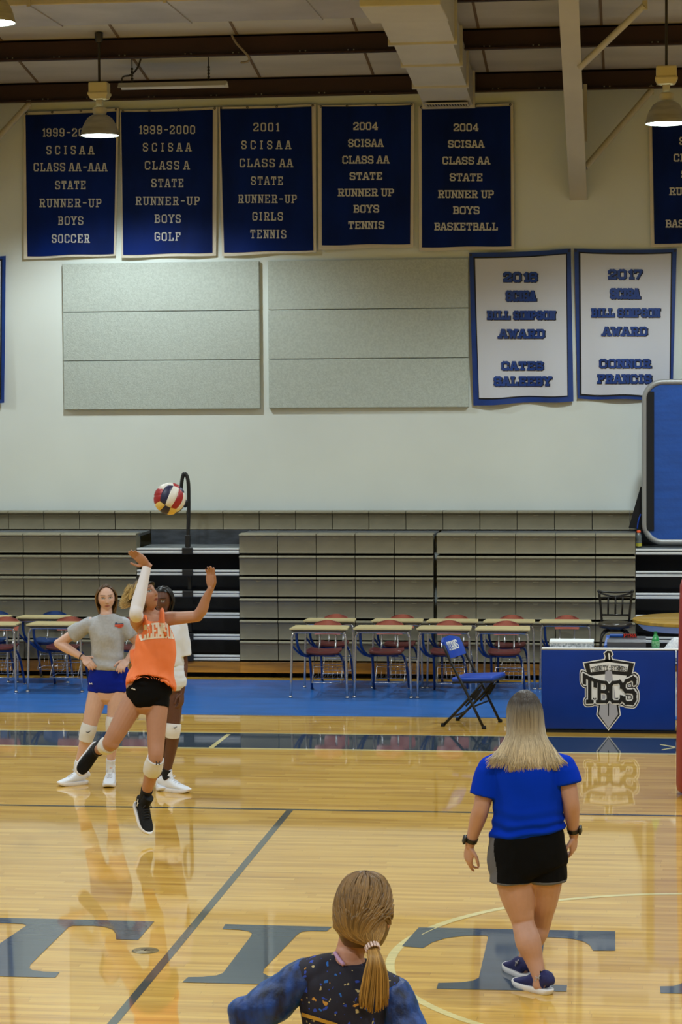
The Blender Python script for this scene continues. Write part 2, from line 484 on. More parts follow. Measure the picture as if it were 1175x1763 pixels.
# floor with its painted lines and letters
mb = MB()
mb.poly([(XL, YN, 0), (XR, YN, 0), (XR, WALL_Y + .3, 0), (XL, WALL_Y + .3, 0)], 0)
Z1, Z2, Z3 = .0012, .0020, .0028
def strip(x0, x1, y0, y1, z, m): mb.poly([(x0, y0, z), (x1, y0, z), (x1, y1, z), (x0, y1, z)], m)
strip(XL, XR, 19.97, 20.845, Z1, 2)
strip(XL, XR, 19.90, 19.97, Z1, 3)
strip(XL, XR, 20.845, 20.885, Z1, 3)
strip(XL, XR, 16.995, 17.045, Z1, 4)
strip(-2.577, -2.527, 8.1, 16.995, Z1, 4)
mb.poly([flr(390, 1264, Z2), flr(397.5, 1264, Z2), flr(367, 1288, Z2), flr(358, 1288, Z2)], 3)
for a, b, w in (((1137, 1281.8), (1163, 1286), 1.1), ((1140, 1291), (1163, 1286.8), 1.1)):
    mb.poly([flr(a[0], a[1] - w * .6, Z2), flr(a[0], a[1] + w * .6, Z2), flr(b[0], b[1] + w, Z2), flr(b[0], b[1] - w, Z2)], 3)
cx, cy, cr = .469, 12.567, 1.80
n = 160
for i in range(n):
    a0, a1 = 2 * PI * i / n, 2 * PI * (i + 1) / n
    mb.poly([(cx + r * math.cos(a), cy + r * math.sin(a), Z1) for r, a in ((cr - .025, a0), (cr + .025, a0), (cr + .025, a1), (cr - .025, a1))], 3)
LET = [
 [(-210, 1575), (266, 1586), (238, 1618), (200, 1617), (200, 1608), (194, 1600), (180, 1595.5), (160, 1593.5), (125, 1593.5), (118, 1596), (52, 1661), (51, 1667), (57, 1670.5), (75, 1672.5), (103, 1673.5), (95, 1683), (-175, 1677), (-165, 1668), (-110, 1668), (-70, 1664), (-15, 1634), (46, 1593), (40, 1590.5), (0, 1589), (-120, 1588), (-190, 1600), (-240, 1606)],
 [(388, 1591), (572, 1595.5), (563, 1603), (532, 1602.5), (520, 1604), (512, 1609), (455, 1668), (453, 1675), (462, 1680), (490, 1683), (530, 1685), (520, 1696), (314, 1691), (324, 1682), (350, 1681.5), (372, 1679.5), (384, 1675), (432, 1612), (434, 1607), (428, 1603), (412, 1600.5), (383, 1599.5)],
 [(721.5, 1596.5), (1060, 1603), (1060, 1636.6), (1021.6, 1636.6), (1016, 1627), (1006, 1621), (990, 1617), (968, 1614.5), (942, 1613.5), (938, 1617), (928, 1688), (930, 1692), (938, 1694.5), (977, 1696), (976, 1707), (752, 1702), (755, 1692), (795, 1691), (815, 1688), (825, 1683), (841, 1613), (838, 1610.5), (800, 1611), (768, 1615), (745, 1622), (729, 1632), (692, 1629)],
 [(1137, 1698), (1160, 1697.5), (1172, 1694), (1182, 1688), (1206, 1608), (1240, 1608), (1330, 1690), (1365, 1703), (1365, 1715), (1138, 1709.5)],
]
for i, pl in enumerate(LET):
    mb.poly([flr(x, y, Z2) for x, y in pl], 1)
# the thin circle line showing over the second T
for i in range(n):
    a0, a1 = 2 * PI * i / n, 2 * PI * (i + 1) / n
    if 2.45 < a0 < 2.80:
        mb.poly([(cx + r * math.cos(a), cy + r * math.sin(a), Z3) for r, a in ((cr - .033, a0), (cr - .026, a0), (cr - .026, a1), (cr - .033, a1))], 3)
struct('floor', mb, [FM, P_navy, P_band, P_cream, P_dark], fixn=False)

mb = MB(); mb.box(((XL + XR) / 2, WALL_Y + .1, 3.5), (XR - XL, .2, 7.4)); struct('wall_back', mb, M_wall)
mb = MB(); mb.box((XL - .1, 10, 4.8), (.2, 33, 10)); struct('wall_left', mb, M_wall)
mb = MB(); mb.box((XR + .1, 10, 4.8), (.2, 33, 10)); struct('wall_right', mb, M_wall)
mb = MB(); mb.box(((XL + XR) / 2, YN - .1, 4.2), (XR - XL + .4, .2, 8.8)); struct('wall_front', mb, M_wall)
mb = MB()
R0 = roof(10)
mb.prism([(XL - .2, 26.5, roof(26.5)), (XL - .2, 10, R0), (XL - .2, -6.3, R0 - .165 * 16.3), (XL - .2, -6.3, R0 - .165 * 16.3 + .1), (XL - .2, 10, R0 + .1), (XL - .2, 26.5, roof(26.5) + .1)], (XR - XL + .4, 0, 0))
for k in range(22):
    x = -14.35 + 1.27 * k
    mb.prism([(x, y, roof(y) - dz) for y, dz in ((26.1, -.001), (26.1, .008), (12, .008), (12, -.001))], (.028, 0, 0), 1)
struct('ceiling', mb, [M_ceil, M_seam])

# brown roof purlins, each with its flanges
for i in range(6):
    y = 26.0 - 1.5 * i
    zt = roof(y) - .004
    mb = MB(); L = XR - XL
    mb.box(((XL + XR) / 2, y, zt - .11), (L, .02, .22))
    mb.box(((XL + XR) / 2, y - .035, zt - .213), (L, .09, .014))
    mb.box(((XL + XR) / 2, y + .035, zt - .012), (L, .09, .014))
    for k in range(46):
        x = XL + .4 + k * .63
        for dx in (0, .06):
            mb.ball((x + dx + .2 * ((k * 7) % 5) / 5, y - .013, zt - .185), .008, 6, 4, 1)
    struct('trim_%d' % (i + 1), mb, [M_brown, M_cream])

# tapered steel frame legs coming out of the wall, with their braces
def frame_leg(k, X):
    mb = MB()
    ya, za, yb, zb = 26.2, 5.195, 21.0, 7.43
    d = V((0, yb - ya, zb - za)).normalized(); nn = V((0, -d.z, d.y)) * -1
    def P(y, z, x): return V((x, y, z))
    hw = .096
    fl = [V((X - hw, ya, za)), V((X + hw, ya, za)), V((X + hw, yb, zb)), V((X - hw, yb, zb))]
    mb.prism(fl, V((0, .006, .012)))
    mb.prism([V((X - .006, ya, za + .012)), V((X - .006, yb, zb)), V((X - .006, yb, roof(yb))), V((X - .006, 26.2, roof(26.2)))], (.012, 0, 0))
    mb.box((X + hw - .012, 25.9, 6.12), (.04, .05, .62))
    c = struct('trim_%d' % k, mb, M_cream)
    for (x0, y0, z0), (x1, y1, z1) in (((X + .09, 25.6, 5.50), (X + .80, 25.98, 6.36)), ((X + .08, 23.6, 6.30), (X + .72, 23.0, 6.80))):
        b = MB(); a, e = V((x0, y0, z0)), V((x1, y1, z1)); dd = (e - a).normalized()
        b.tube([a, e], .034, 10)
        b.box(e, (.05, .02, .09))
        obj('brace', b, M_cream, c, smooth=True, angle=40)
    return c
frame_leg(7, -.648)
frame_leg(8, -7.62)

# ================================================================== LAMPS
M_alu = mat('spun_aluminium', (186, 184, 172), rough=.35, metal=.4, var=.15, scale=(3, 3, 20))
M_hous = mat('ballast_paint', (208, 196, 150), rough=.5)
M_rod = mat('dark_conduit', (62, 58, 52), rough=.5, metal=.4)
M_glow = mat('lamp_glow', (240, 250, 250), emit=((225, 250, 255), 14.0))
def bay_lamp(loc, top, label):
    x, y, z = loc
    t = thing('high_bay_lamp', label, 'lamp', (x, y, z), 'high bay lamps hung from the roof')
    b = MB(); b.lathe([(.205, -.02), (.20, .0), (.185, .06), (.165, .11), (.13, .165), (.085, .195), (.06, .20), (.058, .2), (.083, .19), (.127, .16), (.162, .107), (.181, .058), (.196, 0), (.198, -.018)], (0, 0, .02), 32)
    obj('reflector', b, M_alu, t, smooth=True, local=True)
    b = MB(); b.lathe([(.001, -.012), (.12, -.006), (.193, .012), (.193, .016), (.001, .016)], (0, 0, .0), 32)
    obj('lens', b, M_glow, t, smooth=True, local=True)
    b = MB(); b.lathe([(.062, .20), (.075, .225), (.075, .27), (.05, .285), (.05, .2)], (0, 0, .02), 16); b.bbox((0, 0, .33), (.07, .07, .14), .01)
    obj('neck', b, M_cream, t, smooth=True, local=True, angle=35)
    b = MB(); b.bbox((0, 0, .50), (.20, .17, .11), .012)
    b.quadgrid([[V((sx * a, sy * c, zz)) for sx, sy in ((-1, -1), (1, -1), (1, 1), (-1, 1))] for a, c, zz in ((.105, .09, .45), (.11, .095, .435), (.085, .075, .385), (.04, .04, .375))], True)
    obj('ballast_housing', b, M_hous, t, local=True)
    b = MB(); b.tube([(0, 0, .55), (0, 0, top - z - .10)], .013, 8); b.lathe([(.03, 0), (.045, .03), (.045, .10), (.001, .10)], (0, 0, top - z - .11), 12)
    obj('rod', b, M_rod, t, smooth=True, local=True, angle=40)
    bay_light((0, 0, -.05), parent=t)
    return t
bay_lamp(LAMP_SPOTS[0], roof(24.3) - .0, 'grey high bay lamp hanging in front of the soccer banner')
bay_lamp(LAMP_SPOTS[1], roof(23.2) - .0, 'grey high bay lamp at the right edge, right of the cream steel column')
bay_lamp(LAMP_SPOTS[2], roof(19.0), 'high bay lamp cut off by the top left corner of the picture')

# unlit strip light on chains
M_white_enam = mat('white_enamel', (214, 208, 186), rough=.4)
pa, pb = at(206, 149, 25.2), at(391, 146, 25.2)
t = thing('strip_light', 'long unlit white strip light hung on chains below the roof', 'lamp', (pa + pb) / 2)
cz = (pa.z + pb.z) / 2; L = pb.x - pa.x; cx_ = (pa.x + pb.x) / 2
b = MB(); b.prism([(pa.x, 25.2 + dy, cz + dz) for dy, dz in ((-.11, -.02), (-.05, .035), (.05, .035), (.11, -.02), (.08, -.02), (.04, .01), (-.04, .01), (-.08, -.02))], (L, 0, 0)); obj('housing', b, M_white_enam, t)
b = MB()
for dy in (-.045, .045): b.tube([(pa.x + .03, 25.2 + dy, cz - .012), (pb.x - .03, 25.2 + dy, cz - .012)], .016, 8)
obj('tube', b, mat('tube_glass', (225, 225, 220), rough=.3), t, smooth=True)
for x in (pa.x + .14, pb.x - .2):
    b = MB(); b.tube([(x, 25.2, roof(25.2) - .0), (x, 25.2, cz + .03)], .006, 6)
    for k in range(5): b.lathe([(.012, -.012), (.016, 0), (.012, .012), (.008, 0), (.012, -.012)], (x, 25.2, cz + .05 + .035 * k), 8)
    obj('chain', b, M_rod, t, smooth=True)
b = MB(); b.tube([(pa.x + .02, 25.2, cz + .03), (pa.x + .05, 25.15, cz + .10), (pa.x + .14, 25.15, cz + .12), (pa.x + .20, 25.2, cz + .20), (pa.x + .24, 25.2, cz + .30)], .010, 6, 4)
obj('power_cord', b, M_rod, t, smooth=True)

# loose cable over the second purlin
b = MB(); b.tube([at(399, 60, 24.42), at(407, 74, 24.40), at(420, 88, 24.38), at(429, 99, 24.38), at(427, 106, 24.40), at(415, 108, 24.42)], .012, 6, 4)
tag(obj('cable', b, mat('grey_cable', (150, 138, 118), rough=.6), smooth=True), 'pale loose cable curling over the brown roof beam', 'cable')

# ================================================================== AIR DUCTS
M_duct = mat('duct_sheet', (192, 187, 186), rough=.36, metal=.15, var=.10, scale=(1.5, 1.5, 1.5))
M_ductw = mat('branch_duct_paint', (200, 196, 182), rough=.55, var=.05, scale=(2, 2, 2))
t = thing('air_duct', 'wide grey trunk air duct running along under the roof', 'duct', (-6, 21.4, 6.6))
b = MB(); b.bbox((-8.65, 21.4, 6.90), (12.4, 1.2, .62), .01); obj('duct_body', b, M_duct, t)
for k in range(10):
    x = -14.2 + 1.25 * k
    b = MB(); b.box((x, 21.4, 6.90), (.035, 1.225, .645)); obj('flange', b, M_duct, t)
t = thing('branch_duct', 'cream branch air duct stepping down towards the banners', 'duct', (-2.1, 23.5, 6.3))
def bz(y): return 6.215 + .075 * (25.8 - y)
def bx(y): return -2.055
segs = [(25.82, 24.75, .53), (24.75, 23.7, .55), (23.7, 22.7, .575), (22.7, 21.6, .62)]
for i, (y0, y1, w) in enumerate(segs):
    b = MB(); x = bx(y0)
    q = lambda y, dz, sx: V((x + sx * w / 2, y, bz(y) + dz))
    hgt = .36 if i < 3 else .42
    b.quadgrid([[q(y, dz, sx) for sx, dz in ((-1, 0), (1, 0), (1, hgt), (-1, hgt))] for y in (y0, y1)], True)
    b.poly([q(y0, dz, sx) for sx, dz in ((-1, 0), (1, 0), (1, hgt), (-1, hgt))])
    obj('duct_body', b, M_ductw, t)
    b = MB(); w2 = w + .05
    b.quadgrid([[V((x + sx * w2 / 2, y, bz(y) + dz)) for sx, dz in ((-1, -.022), (1, -.022), (1, hgt + .02), (-1, hgt + .02))] for y in (y0 + .02, y1 * 0 + y0 - .03)], True)
    for y in (y0 + .02, y0 - .03): b.poly([V((x + sx * w2 / 2, y, bz(y) + dz)) for sx, dz in ((-1, -.022), (1, -.022), (1, hgt + .02), (-1, hgt + .02))])
    obj('flange', b, M_ductw, t)
b = MB(); zb_ = bz(21.7) - .03
b.bbox((-2.083, 21.25, zb_ + .30), (.72, .94, .60), .01); obj('plenum_box', b, M_ductw, t)
b = MB()
b.box((-2.055, 25.62, 6.213), (.44, .26, .012), m=1)
for k in range(14): b.box((-2.25 + .03 * k, 25.62, 6.205), (.008, .24, .012), Matrix.Rotation(.5, 3, 'Y'))
for s in (-1, 1): b.box((-2.055 + s * .225, 25.62, 6.205), (.02, .28, .016)); b.box((-2.055, 25.62 + s * .135, 6.205), (.46, .02, .016))
obj('vent_grille', b, [M_ductw, M_black], t)

# ================================================================== ACOUSTIC PANELS
M_pan = mat('wood_wool', (188, 198, 190), rough=.9, var=.07, scale=(45, 45, 45), bump=.35, bscale=90, detail=4)
def q_px(pts, Y): return [at(x, y, Y) for x, y in pts]
PAN = [((108, 455), (446.5, 447), (109.5, 706), (447.5, 704), 'left'), ((461.5, 447), (806, 446), (462.5, 704), (808, 700.5), 'right')]
for tl, tr, bl, br, side in PAN:
    A, B, C, D = (at(p[0], p[1], WALL_Y - .05) for p in (tl, tr, bl, br))
    x0, x1 = (A.x + C.x) / 2, (B.x + D.x) / 2
    z1, z0 = (A.z + B.z) / 2, (C.z + D.z) / 2
    h = (z1 - z0) / 3
    for k, nm in enumerate(('lowest', 'middle', 'topmost')):
        b = MB(); b.bbox(((x0 + x1) / 2, WALL_Y - .026, z0 + h * (k + .5)), (x1 - x0, .05, h - .007), .006)
        where = 'right beside the white award banner' if side == 'right' else 'above the grey shirted girl'
        tag(obj('acoustic_panel', b, M_pan), '%s board of the pale %s acoustic panel, %s' % (nm, side, where), 'wall panel', 'acoustic wall boards')

# ================================================================== BANNERS
M_blue = mat('banner_blue', (0, 32, 104), rough=.6, spec=.12, var=.22, scale=(3, 3, 1.3), bump=.10, bscale=6)
M_hem = mat('banner_cream', (214, 208, 190), rough=.8, var=.06, scale=(3, 3, 3))
M_let = mat('banner_lettering', (200, 202, 200), rough=.8)
M_awh = mat('award_white', (202, 206, 216), rough=.7, bump=.08, bscale=5)
M_awb = mat('award_blue', (6, 58, 138), rough=.5, var=.12, scale=(5, 5, 5))
M_awk = mat('award_black', (16, 16, 20), rough=.7)
BY = WALL_Y - .045
def ripple(P): return .011 * math.sin(P.x * 9 + 1.3 * math.sin(P.z * 2.1)) * (0.35 + max(0, 6.3 - P.z) * .45)
def cloth(mb, quad, off, m=0, nx=14, ny=18, wav=0.0):
    tl, tr, br, bl = [V((a, b, 0)) for a, b in quad]
    rows = []
    for j in range(ny + 1):
        v = j / ny; row = []
        for i in range(nx + 1):
            u = i / nx
            p = tl.lerp(tr, u).lerp(bl.lerp(br, u), v)
            sag = wav * 4 * u * (1 - u) * (1 - v) + wav * .6 * math.sin(u * 9) * v
            P = at(p.x, p.y + sag, BY); P.y += ripple(P) - off
            row.append(P)
        rows.append(row)
    mb.quadgrid(rows, False, m)
def on_banner(off):
    def f(x, y):
        P = at(x, y, BY); P.y += ripple(P) - off
        return P
    return f
def grommets(root, pts):
    for x, y in pts:
        b = MB(); P = at(x, y, BY); P.y += ripple(P) - .008
        b.lathe([(.006, 0), (.010, .003), (.014, 0)], (0, 0, 0), 10)
        b.v = [(P.x + a, P.y - c_, P.z + b_) for a, b_, c_ in b.v]
        obj('grommet', b, M_rod, root, smooth=True)
def back_rod(mb, quad): pass
def banner(outer, inner, lines, label, wid, h, gap=2.0):
    b = MB(); cloth(b, outer, 0, wav=1.0)
    o = tag(obj('banner', b, M_hem, smooth=True), label, 'banner', 'blue championship banners along the wall')
    b = MB(); cloth(b, inner, .006, wav=1.0); obj('cloth_panel', b, M_blue, o, smooth=True)
    for txt, x0, x1, y in lines:
        b = MB(); line_px(b, txt, x0, x1, y, h, wid, on_banner(.012), gap=5.2 if txt == 'SCISAA' and gap > 2 else gap)
        obj('lettering', b, M_let, o, fixn=False)
    (ax, ay), (bx_, by_) = outer[0], outer[1]
    grommets(o, [(ax + (bx_ - ax) * f, ay + (by_ - ay) * f + 2.5) for f in (.03, .3, .6, .97)])
    return o
def T1(L, ox=0, oy=0, s=1.9915): return [(t, ox + a / s, ox + b / s, oy + y / s) for t, a, b, y in L]
banner([(41, 193), (205, 186), (199, 440), (41, 446)], [(44, 198), (201, 192), (196, 437), (47.5, 441.5)],
       T1([('1999-2000', 147, 330, 455), ('SCISAA', 162, 320, 515), ('CLASS AA-AAA', 118, 365, 573), ('STATE', 192, 293, 635), ('RUNNER-UP', 138, 346, 696), ('BOYS', 202, 285, 757), ('SOCCER', 180, 305, 818)]),
       'blue banner with white lettering for boys soccer, behind the hanging lamp', .15, 15, 2.9)
banner([(207, 190), (375, 184), (372, 440), (209, 444)], [(209, 193), (367, 189), (366, 435), (212.5, 439)],
       T1([('1999-2000', 478, 668, 445), ('SCISAA', 493, 654, 505), ('CLASS A', 500, 648, 567), ('STATE', 522, 628, 628), ('RUNNER-UP', 469, 684, 689), ('BOYS', 533, 619, 750), ('GOLF', 533, 618, 811)]),
       'blue banner with white lettering for boys golf', .15, 15, 2.9)
banner([(376, 184), (544, 179), (545, 434), (382, 441)], [(379, 188), (537, 183.5), (540, 431), (386, 435)],
       T1([('2001', 872, 954, 436), ('SCISAA', 831, 996, 497), ('CLASS AA', 825, 1002, 559), ('STATE', 864, 969, 620), ('RUNNER-UP', 820, 1016, 682), ('GIRLS', 869, 969, 742), ('TENNIS', 862, 980, 803)]),
       'blue banner with white lettering for girls tennis', .15, 15, 2.9)
banner([(548, 181), (714, 178), (712, 425.5), (549, 430)], [(554, 183.5), (708, 181), (706.5, 420), (555, 422.5)],
       T1([('2004', 50, 130, 433), ('SCISAA', 32, 148, 491), ('CLASS AA', 12, 168, 548), ('STATE', 37, 145, 604), ('RUNNER UP', -3, 185, 660), ('BOYS', 50, 134, 716), ('TENNIS', 32, 152, 772)], 585),
       'blue banner with bold white lettering for boys tennis', .2, 14)
B5 = [('2004', 394, 475, 437), ('SCISAA', 375, 493, 494), ('CLASS AA', 356, 513, 551), ('STATE', 381, 488, 608), ('RUNNER UP', 341, 527, 666), ('BOYS', 392, 478, 721), ('BASKETBALL', 328, 541, 777)]
banner([(721, 183), (884, 177.5), (886, 429), (722, 432)], [(726.6, 186), (879.4, 182.5), (881, 424), (727, 426)], T1(B5, 585),
       'blue banner with bold white lettering for boys basketball, below the duct end', .2, 14)
banner([(1118, 200), (1283, 197), (1288, 421), (1121, 425)], [(1123, 203), (1278, 200), (1283, 416), (1127.5, 420)], T1([(a, b + 793, c_ + 793, d - 10) for a, b, c_, d in B5 if a != '2004'], 585),
       'blue banner cut off by the right edge, behind the hanging lamp', .2, 14)
def award(outer, black, white, lines, label):
    b = MB(); cloth(b, outer, 0, wav=2)
    o = tag(obj('banner', b, M_awb, smooth=True), label, 'banner', 'white award banners')
    b = MB(); cloth(b, black, .006, wav=2); obj('inner_border', b, M_awk, o, smooth=True)
    b = MB(); cloth(b, white, .012, wav=2); obj('cloth_panel', b, M_awh, o, smooth=True)
    for txt, x0, x1, y, h in lines:
        b = MB(); b2 = MB()
        line_px(b, txt, x0, x1, y + .8, h + 2.2, .43, on_banner(.018), dx=.9, gap=2.0)
        line_px(b2, txt, x0, x1, y, h, .30, on_banner(.024), gap=2.0)
        o2 = obj('lettering', b2, M_awb, o, fixn=False); obj('lettering_outline', b, M_awk, o2, fixn=False)
    if len(lines): grommets(o, [(outer[0][0] + 3, outer[0][1] + 4), (outer[1][0] - 3, outer[1][1] + 4)])
def T4(L): return [(t, 785 + a / 3.013, 785 + b / 3.013, 420 + y / 3.013, h / 3.013) for t, a, b, y, h in L]
award([(808, 435), (983.5, 428), (988, 690.5), (815.5, 698)], [(815.5, 442.5), (977, 436), (978.5, 682), (825, 687)], [(818.5, 445), (975, 438), (977.5, 680.5), (825.5, 685)],
      T4([('2016', 253, 418, 172, 58), ('SCISA', 267, 410, 270, 62), ('BILL SIMPSON', 168, 512, 370, 52), ('AWARD', 230, 457, 466, 54), ('CATES', 243, 450, 632, 52), ('SALEEBY', 205, 490, 712, 56)]),
      'white award banner with blue border dated 2016')
award([(989, 428), (1166, 428), (1158, 690), (995, 686)], [(997, 433.5), (1158.5, 434), (1155, 684.5), (999, 680.5)], [(1000, 436), (1156, 436.6), (1153, 682), (1002, 678)],
      T4([('2017', 797, 963, 158, 58), ('SCISA', 808, 950, 258, 62), ('BILL SIMPSON', 708, 1054, 357, 52), ('AWARD', 767, 990, 453, 54), ('CONNOR', 750, 1005, 620, 52), ('FRANCIS', 740, 1012, 700, 54)]),
      'white award banner with blue border dated 2017, behind the blue panel')
award([(-165, 446), (10.5, 440.5), (8, 693), (-160, 700)], [(-158, 453), (4.5, 446), (3, 687), (-152, 692)], [(-155, 455), (2, 449), (0.5, 684), (-150, 690)], [],
      'white award banner with blue border, cut off by the left edge')

# ================================================================== BLEACHERS
M_seat = mat('bench_plastic', (128, 122, 100), rough=.5, var=.07, scale=(4, 4, 9), bump=.05, bscale=150)
M_deck = mat('deck_aluminium', (214, 218, 218), rough=.4, metal=.15, var=.06, scale=(1, 6, 6))
M_dgrey = mat('deck_grey', (88, 92, 96), rough=.6, var=.25, scale=(5, 5, 12))
M_kick = mat('kick_wood', (190, 136, 44), rough=.35, var=.28, scale=(1.2, 8, 22), coat=.3)
RZ = [1.568, 1.331, 1.099, 0.866, 0.631, 0.405]     # top of every row
def module_mesh(w, h=.212):
    prof = [(.20, 0), (0.012, 0), (-.012, -.004), (-.022, -.014), (-.022, -.024), (-.008, -.032), (-.004, -.036), (.002, -.10), (.006, -h + .02), (.000, -h + .004), (.004, -h), (.20, -h)]
    b = MB()
    b.quadgrid([[V((x, y, z)) for y, z in prof] for x in (-w / 2 + .004, w / 2 - .004)], False)
    for x in (-w / 2 + .004, w / 2 - .004): b.poly([(x, y, z) for y, z in prof])
    b.prism([(-.035, -.006, -.040), (.035, -.006, -.040), (.022, -.006, -.054), (-.022, -.006, -.054)], (0, .008, 0))
    return b
def section(x0, x1, nmod, label):
    t = thing('bleacher_section', label, 'bleachers', ((x0 + x1) / 2, FACE_Y + .2, 0), 'folded bleacher sections')
    w = (x1 - x0) / nmod
    first = None
    for r, z in enumerate(RZ):
        for k in range(nmod):
            loc = V((x0 + w * (k + .5), FACE_Y, z)) - V(t.location)
            if first is None:
                first = obj('seat_module', module_mesh(w), M_seat, t, smooth=True, local=True, angle=40); first.location = loc
            else:
                c = first.copy(); COL.objects.link(c); c.location = loc
    b = MB()
    b.box(((x0 + x1) / 2, FACE_Y + .25, .82), (x1 - x0 - .03, .08, 1.46)); obj('gap_shade', b, M_black, t)  # black sheet puts the dark of the seat gaps into colour
    b = MB(); b.box(((x0 + x1) / 2, FACE_Y + .42, 1.545), (x1 - x0, .62, .03)); obj('top_deck', b, M_dgrey, t)
    b = MB(); b.bbox(((x0 + x1) / 2, FACE_Y + .03, .115), (x1 - x0, .04, .12), .004); obj('kick_board', b, M_kick, t)
    b = MB()
    for k in range(3): b.box((x0 + (x1 - x0) * (k + .5) / 3, FACE_Y + .3, .04), (.06, .3, .08))
    b.box(((x0 + x1) / 2, FACE_Y + .17, .04), (x1 - x0, .04, .08))  # full-width black bar paints in the dark gap under the kick board
    obj('carriage_and_shade', b, M_black, t)
    return t
section(-5.411 - 8 * .4225, -5.411, 8, 'folded tan bleacher section left of the handrail aisle')
section(-4.282, -2.168, 5, 'folded tan bleacher section in the middle, between the aisle and the black gap')
section(-2.137, -0.019, 5, 'folded tan bleacher section right of the black gap, behind the bar stool')
def aisle(x0, x1, label, strip_blocks):
    t = thing('bleacher_aisle', label, 'bleachers', ((x0 + x1) / 2, FACE_Y + .2, 0), 'bleacher stair aisles')
    for r, z in enumerate(RZ):
        zt = z - .158
        b = MB()
        b.bbox(((x0 + x1) / 2, FACE_Y + .03, zt - .011), (x1 - x0, .06, .022), .004)
        b.bbox(((x0 + x1) / 2, FACE_Y + .036, zt - .026), (x1 - x0, .05, .012), .003, m=1)
        b.bbox(((x0 + x1) / 2, FACE_Y + .03, zt - .046), (x1 - x0, .06, .028), .004)
        obj('step_nosing', b, [M_deck, M_dgrey], t)
        if strip_blocks:
            xb = at(strip_blocks, 950, FACE_Y).x
            b = MB(); b.bbox((xb, FACE_Y - .008, zt - .03), (.115, .03, .075), .006); obj('rail_socket', b, mat('rail_black', (18, 19, 21), rough=.45), t)
            if r in (1, 3):
                b = MB(); b.bbox((xb, FACE_Y + .12, zt - .14), (.04, .04, .17), .005); obj('rail_socket', b, MATS['rail_black'], t)
    zt = RZ[0] - .158
    b = MB(); b.box(((x0 + x1) / 2, FACE_Y + .41, zt - .015), (x1 - x0, .70, .02)); obj('top_deck', b, mat('deck_top', (122, 128, 130), rough=.5, metal=.3, var=.3, scale=(6, 9, 6)), t)
    b = MB(); b.box(((x0 + x1) / 2, TOP_Y - .02, zt + .075), (x1 - x0, .02, .16)); obj('back_riser', b, mat('riser_sheet', (74, 80, 88), rough=.5, metal=.2, var=.3, scale=(5, 5, 14)), t)
    b = MB(); b.box(((x0 + x1) / 2, FACE_Y + .34, .75), (x1 - x0, .05, 1.27)); obj('gap_shade', b, M_black, t)  # black sheet painted in as the dark void between the steps
    b = MB(); b.bbox(((x0 + x1) / 2, FACE_Y + .03, .115), (x1 - x0, .04, .12), .004); obj('kick_board', b, M_kick, t)
    b = MB(); b.box(((x0 + x1) / 2, FACE_Y + .17, .04), (x1 - x0, .04, .08)); obj('base_shade', b, M_black, t)  # black bar stands for the shade below the kick board
    return t
aisle(-5.411, -4.282, 'stair aisle with aluminium step edges and a black handrail', 323)
aisle(-0.019, 1.15, 'stair aisle with aluminium step edges below the blue panel', None)
# back row against the wall
t = thing('bleacher_row', 'highest tan bench row of the bleachers along the white wall', 'bleachers', (-4, TOP_Y + .2, 1.4))
first = None
w = .4105; x0 = at(14.5, 895, TOP_Y).x - 7 * w
for k in range(27):
    loc = V((x0 + w * (k + .5), TOP_Y, 1.772)) - V(t.location)
    if first is None:
        first = obj('seat_module', module_mesh(w, .205), M_seat, t, smooth=True, local=True, angle=40); first.location = loc
    else:
        c = first.copy(); COL.objects.link(c); c.location = loc
b = MB(); b.box((x0 + w * 13.5, TOP_Y + .24, 1.66), (w * 27, .40, .20)); obj('bench_frame', b, M_dgrey, t)

# handrail
b = MB()
hb = [at(x, y, FACE_Y + .04) for x, y in ((323.5, 943), (324, 920), (325, 880), (325, 845), (324, 828), (321, 818), (317, 815.5), (314.5, 822), (312.5, 836), (312, 850))]
t = thing('handrail', 'black bent pipe handrail standing in the bleacher aisle behind the ball', 'handrail', hb[0])
b.tube(hb + [at(314, 865, FACE_Y + .04), at(319, 871, FACE_Y + .04), at(323.5, 862, FACE_Y + .04)], .021, 10, 4)
obj('rail_pipe', b, MATS['rail_black'], t, smooth=True)
b = MB(); p0, p1 = at(323.8, 921, FACE_Y + .04), at(323.5, 942, FACE_Y + .04)
b.bbox((p0 + p1) / 2, (.055, .05, p0.z - p1.z), .006); obj('rail_sleeve', b, MATS['rail_black'], t)

# ================================================================== FLOOR RUNNER, POST, PLATE, BALL
M_mat = mat('blue_runner', (44, 106, 184), rough=.30, var=.10, scale=(2, 5, 1), spec=.4)
b = MB(); b.bbox((-3.0, (22.03 + 24.74) / 2, .003), (23, 24.74 - 22.03, .006), .002)
tag(obj('floor_runner', b, M_mat), 'blue vinyl runner laid along the court under the desks', 'floor covering')
M_red = mat('red_vinyl', (150, 46, 40), rough=.42, var=.10, scale=(3, 3, 2), bump=.12, bscale=7)
t = thing('post_pad', 'red padded volleyball post at the right edge', 'post pad', (.485, 17.95, 0))
b = MB(); b.lathe([(.001, .02), (.165, .02), (.185, .035), (.192, .08), (.19, .4), (.178, 1.0), (.163, 1.6), (.15, 1.645), (.12, 1.66), (.001, 1.66)], (.485, 17.95, 0), 36); obj('pad', b, M_red, t, smooth=True, angle=60)
b = MB(); b.lathe([(.001, 0), (.14, 0), (.14, .03), (.001, .03)], (.485, 17.95, 0), 24); obj('base', b, M_black, t)
b = MB(); b.tube([(.49, 17.758, 1.62), (.49, 17.756, .05)], .004, 6); obj('seam', b, mat('red_piping', (120, 34, 30), rough=.5), t)
pc = flr(250.5, 1637)
b = MB(); b.lathe([(.001, .004), (.050, .004), (.052, .0035), (.054, .004), (.070, .004), (.0755, .001)], (0, 0, 0), 32)
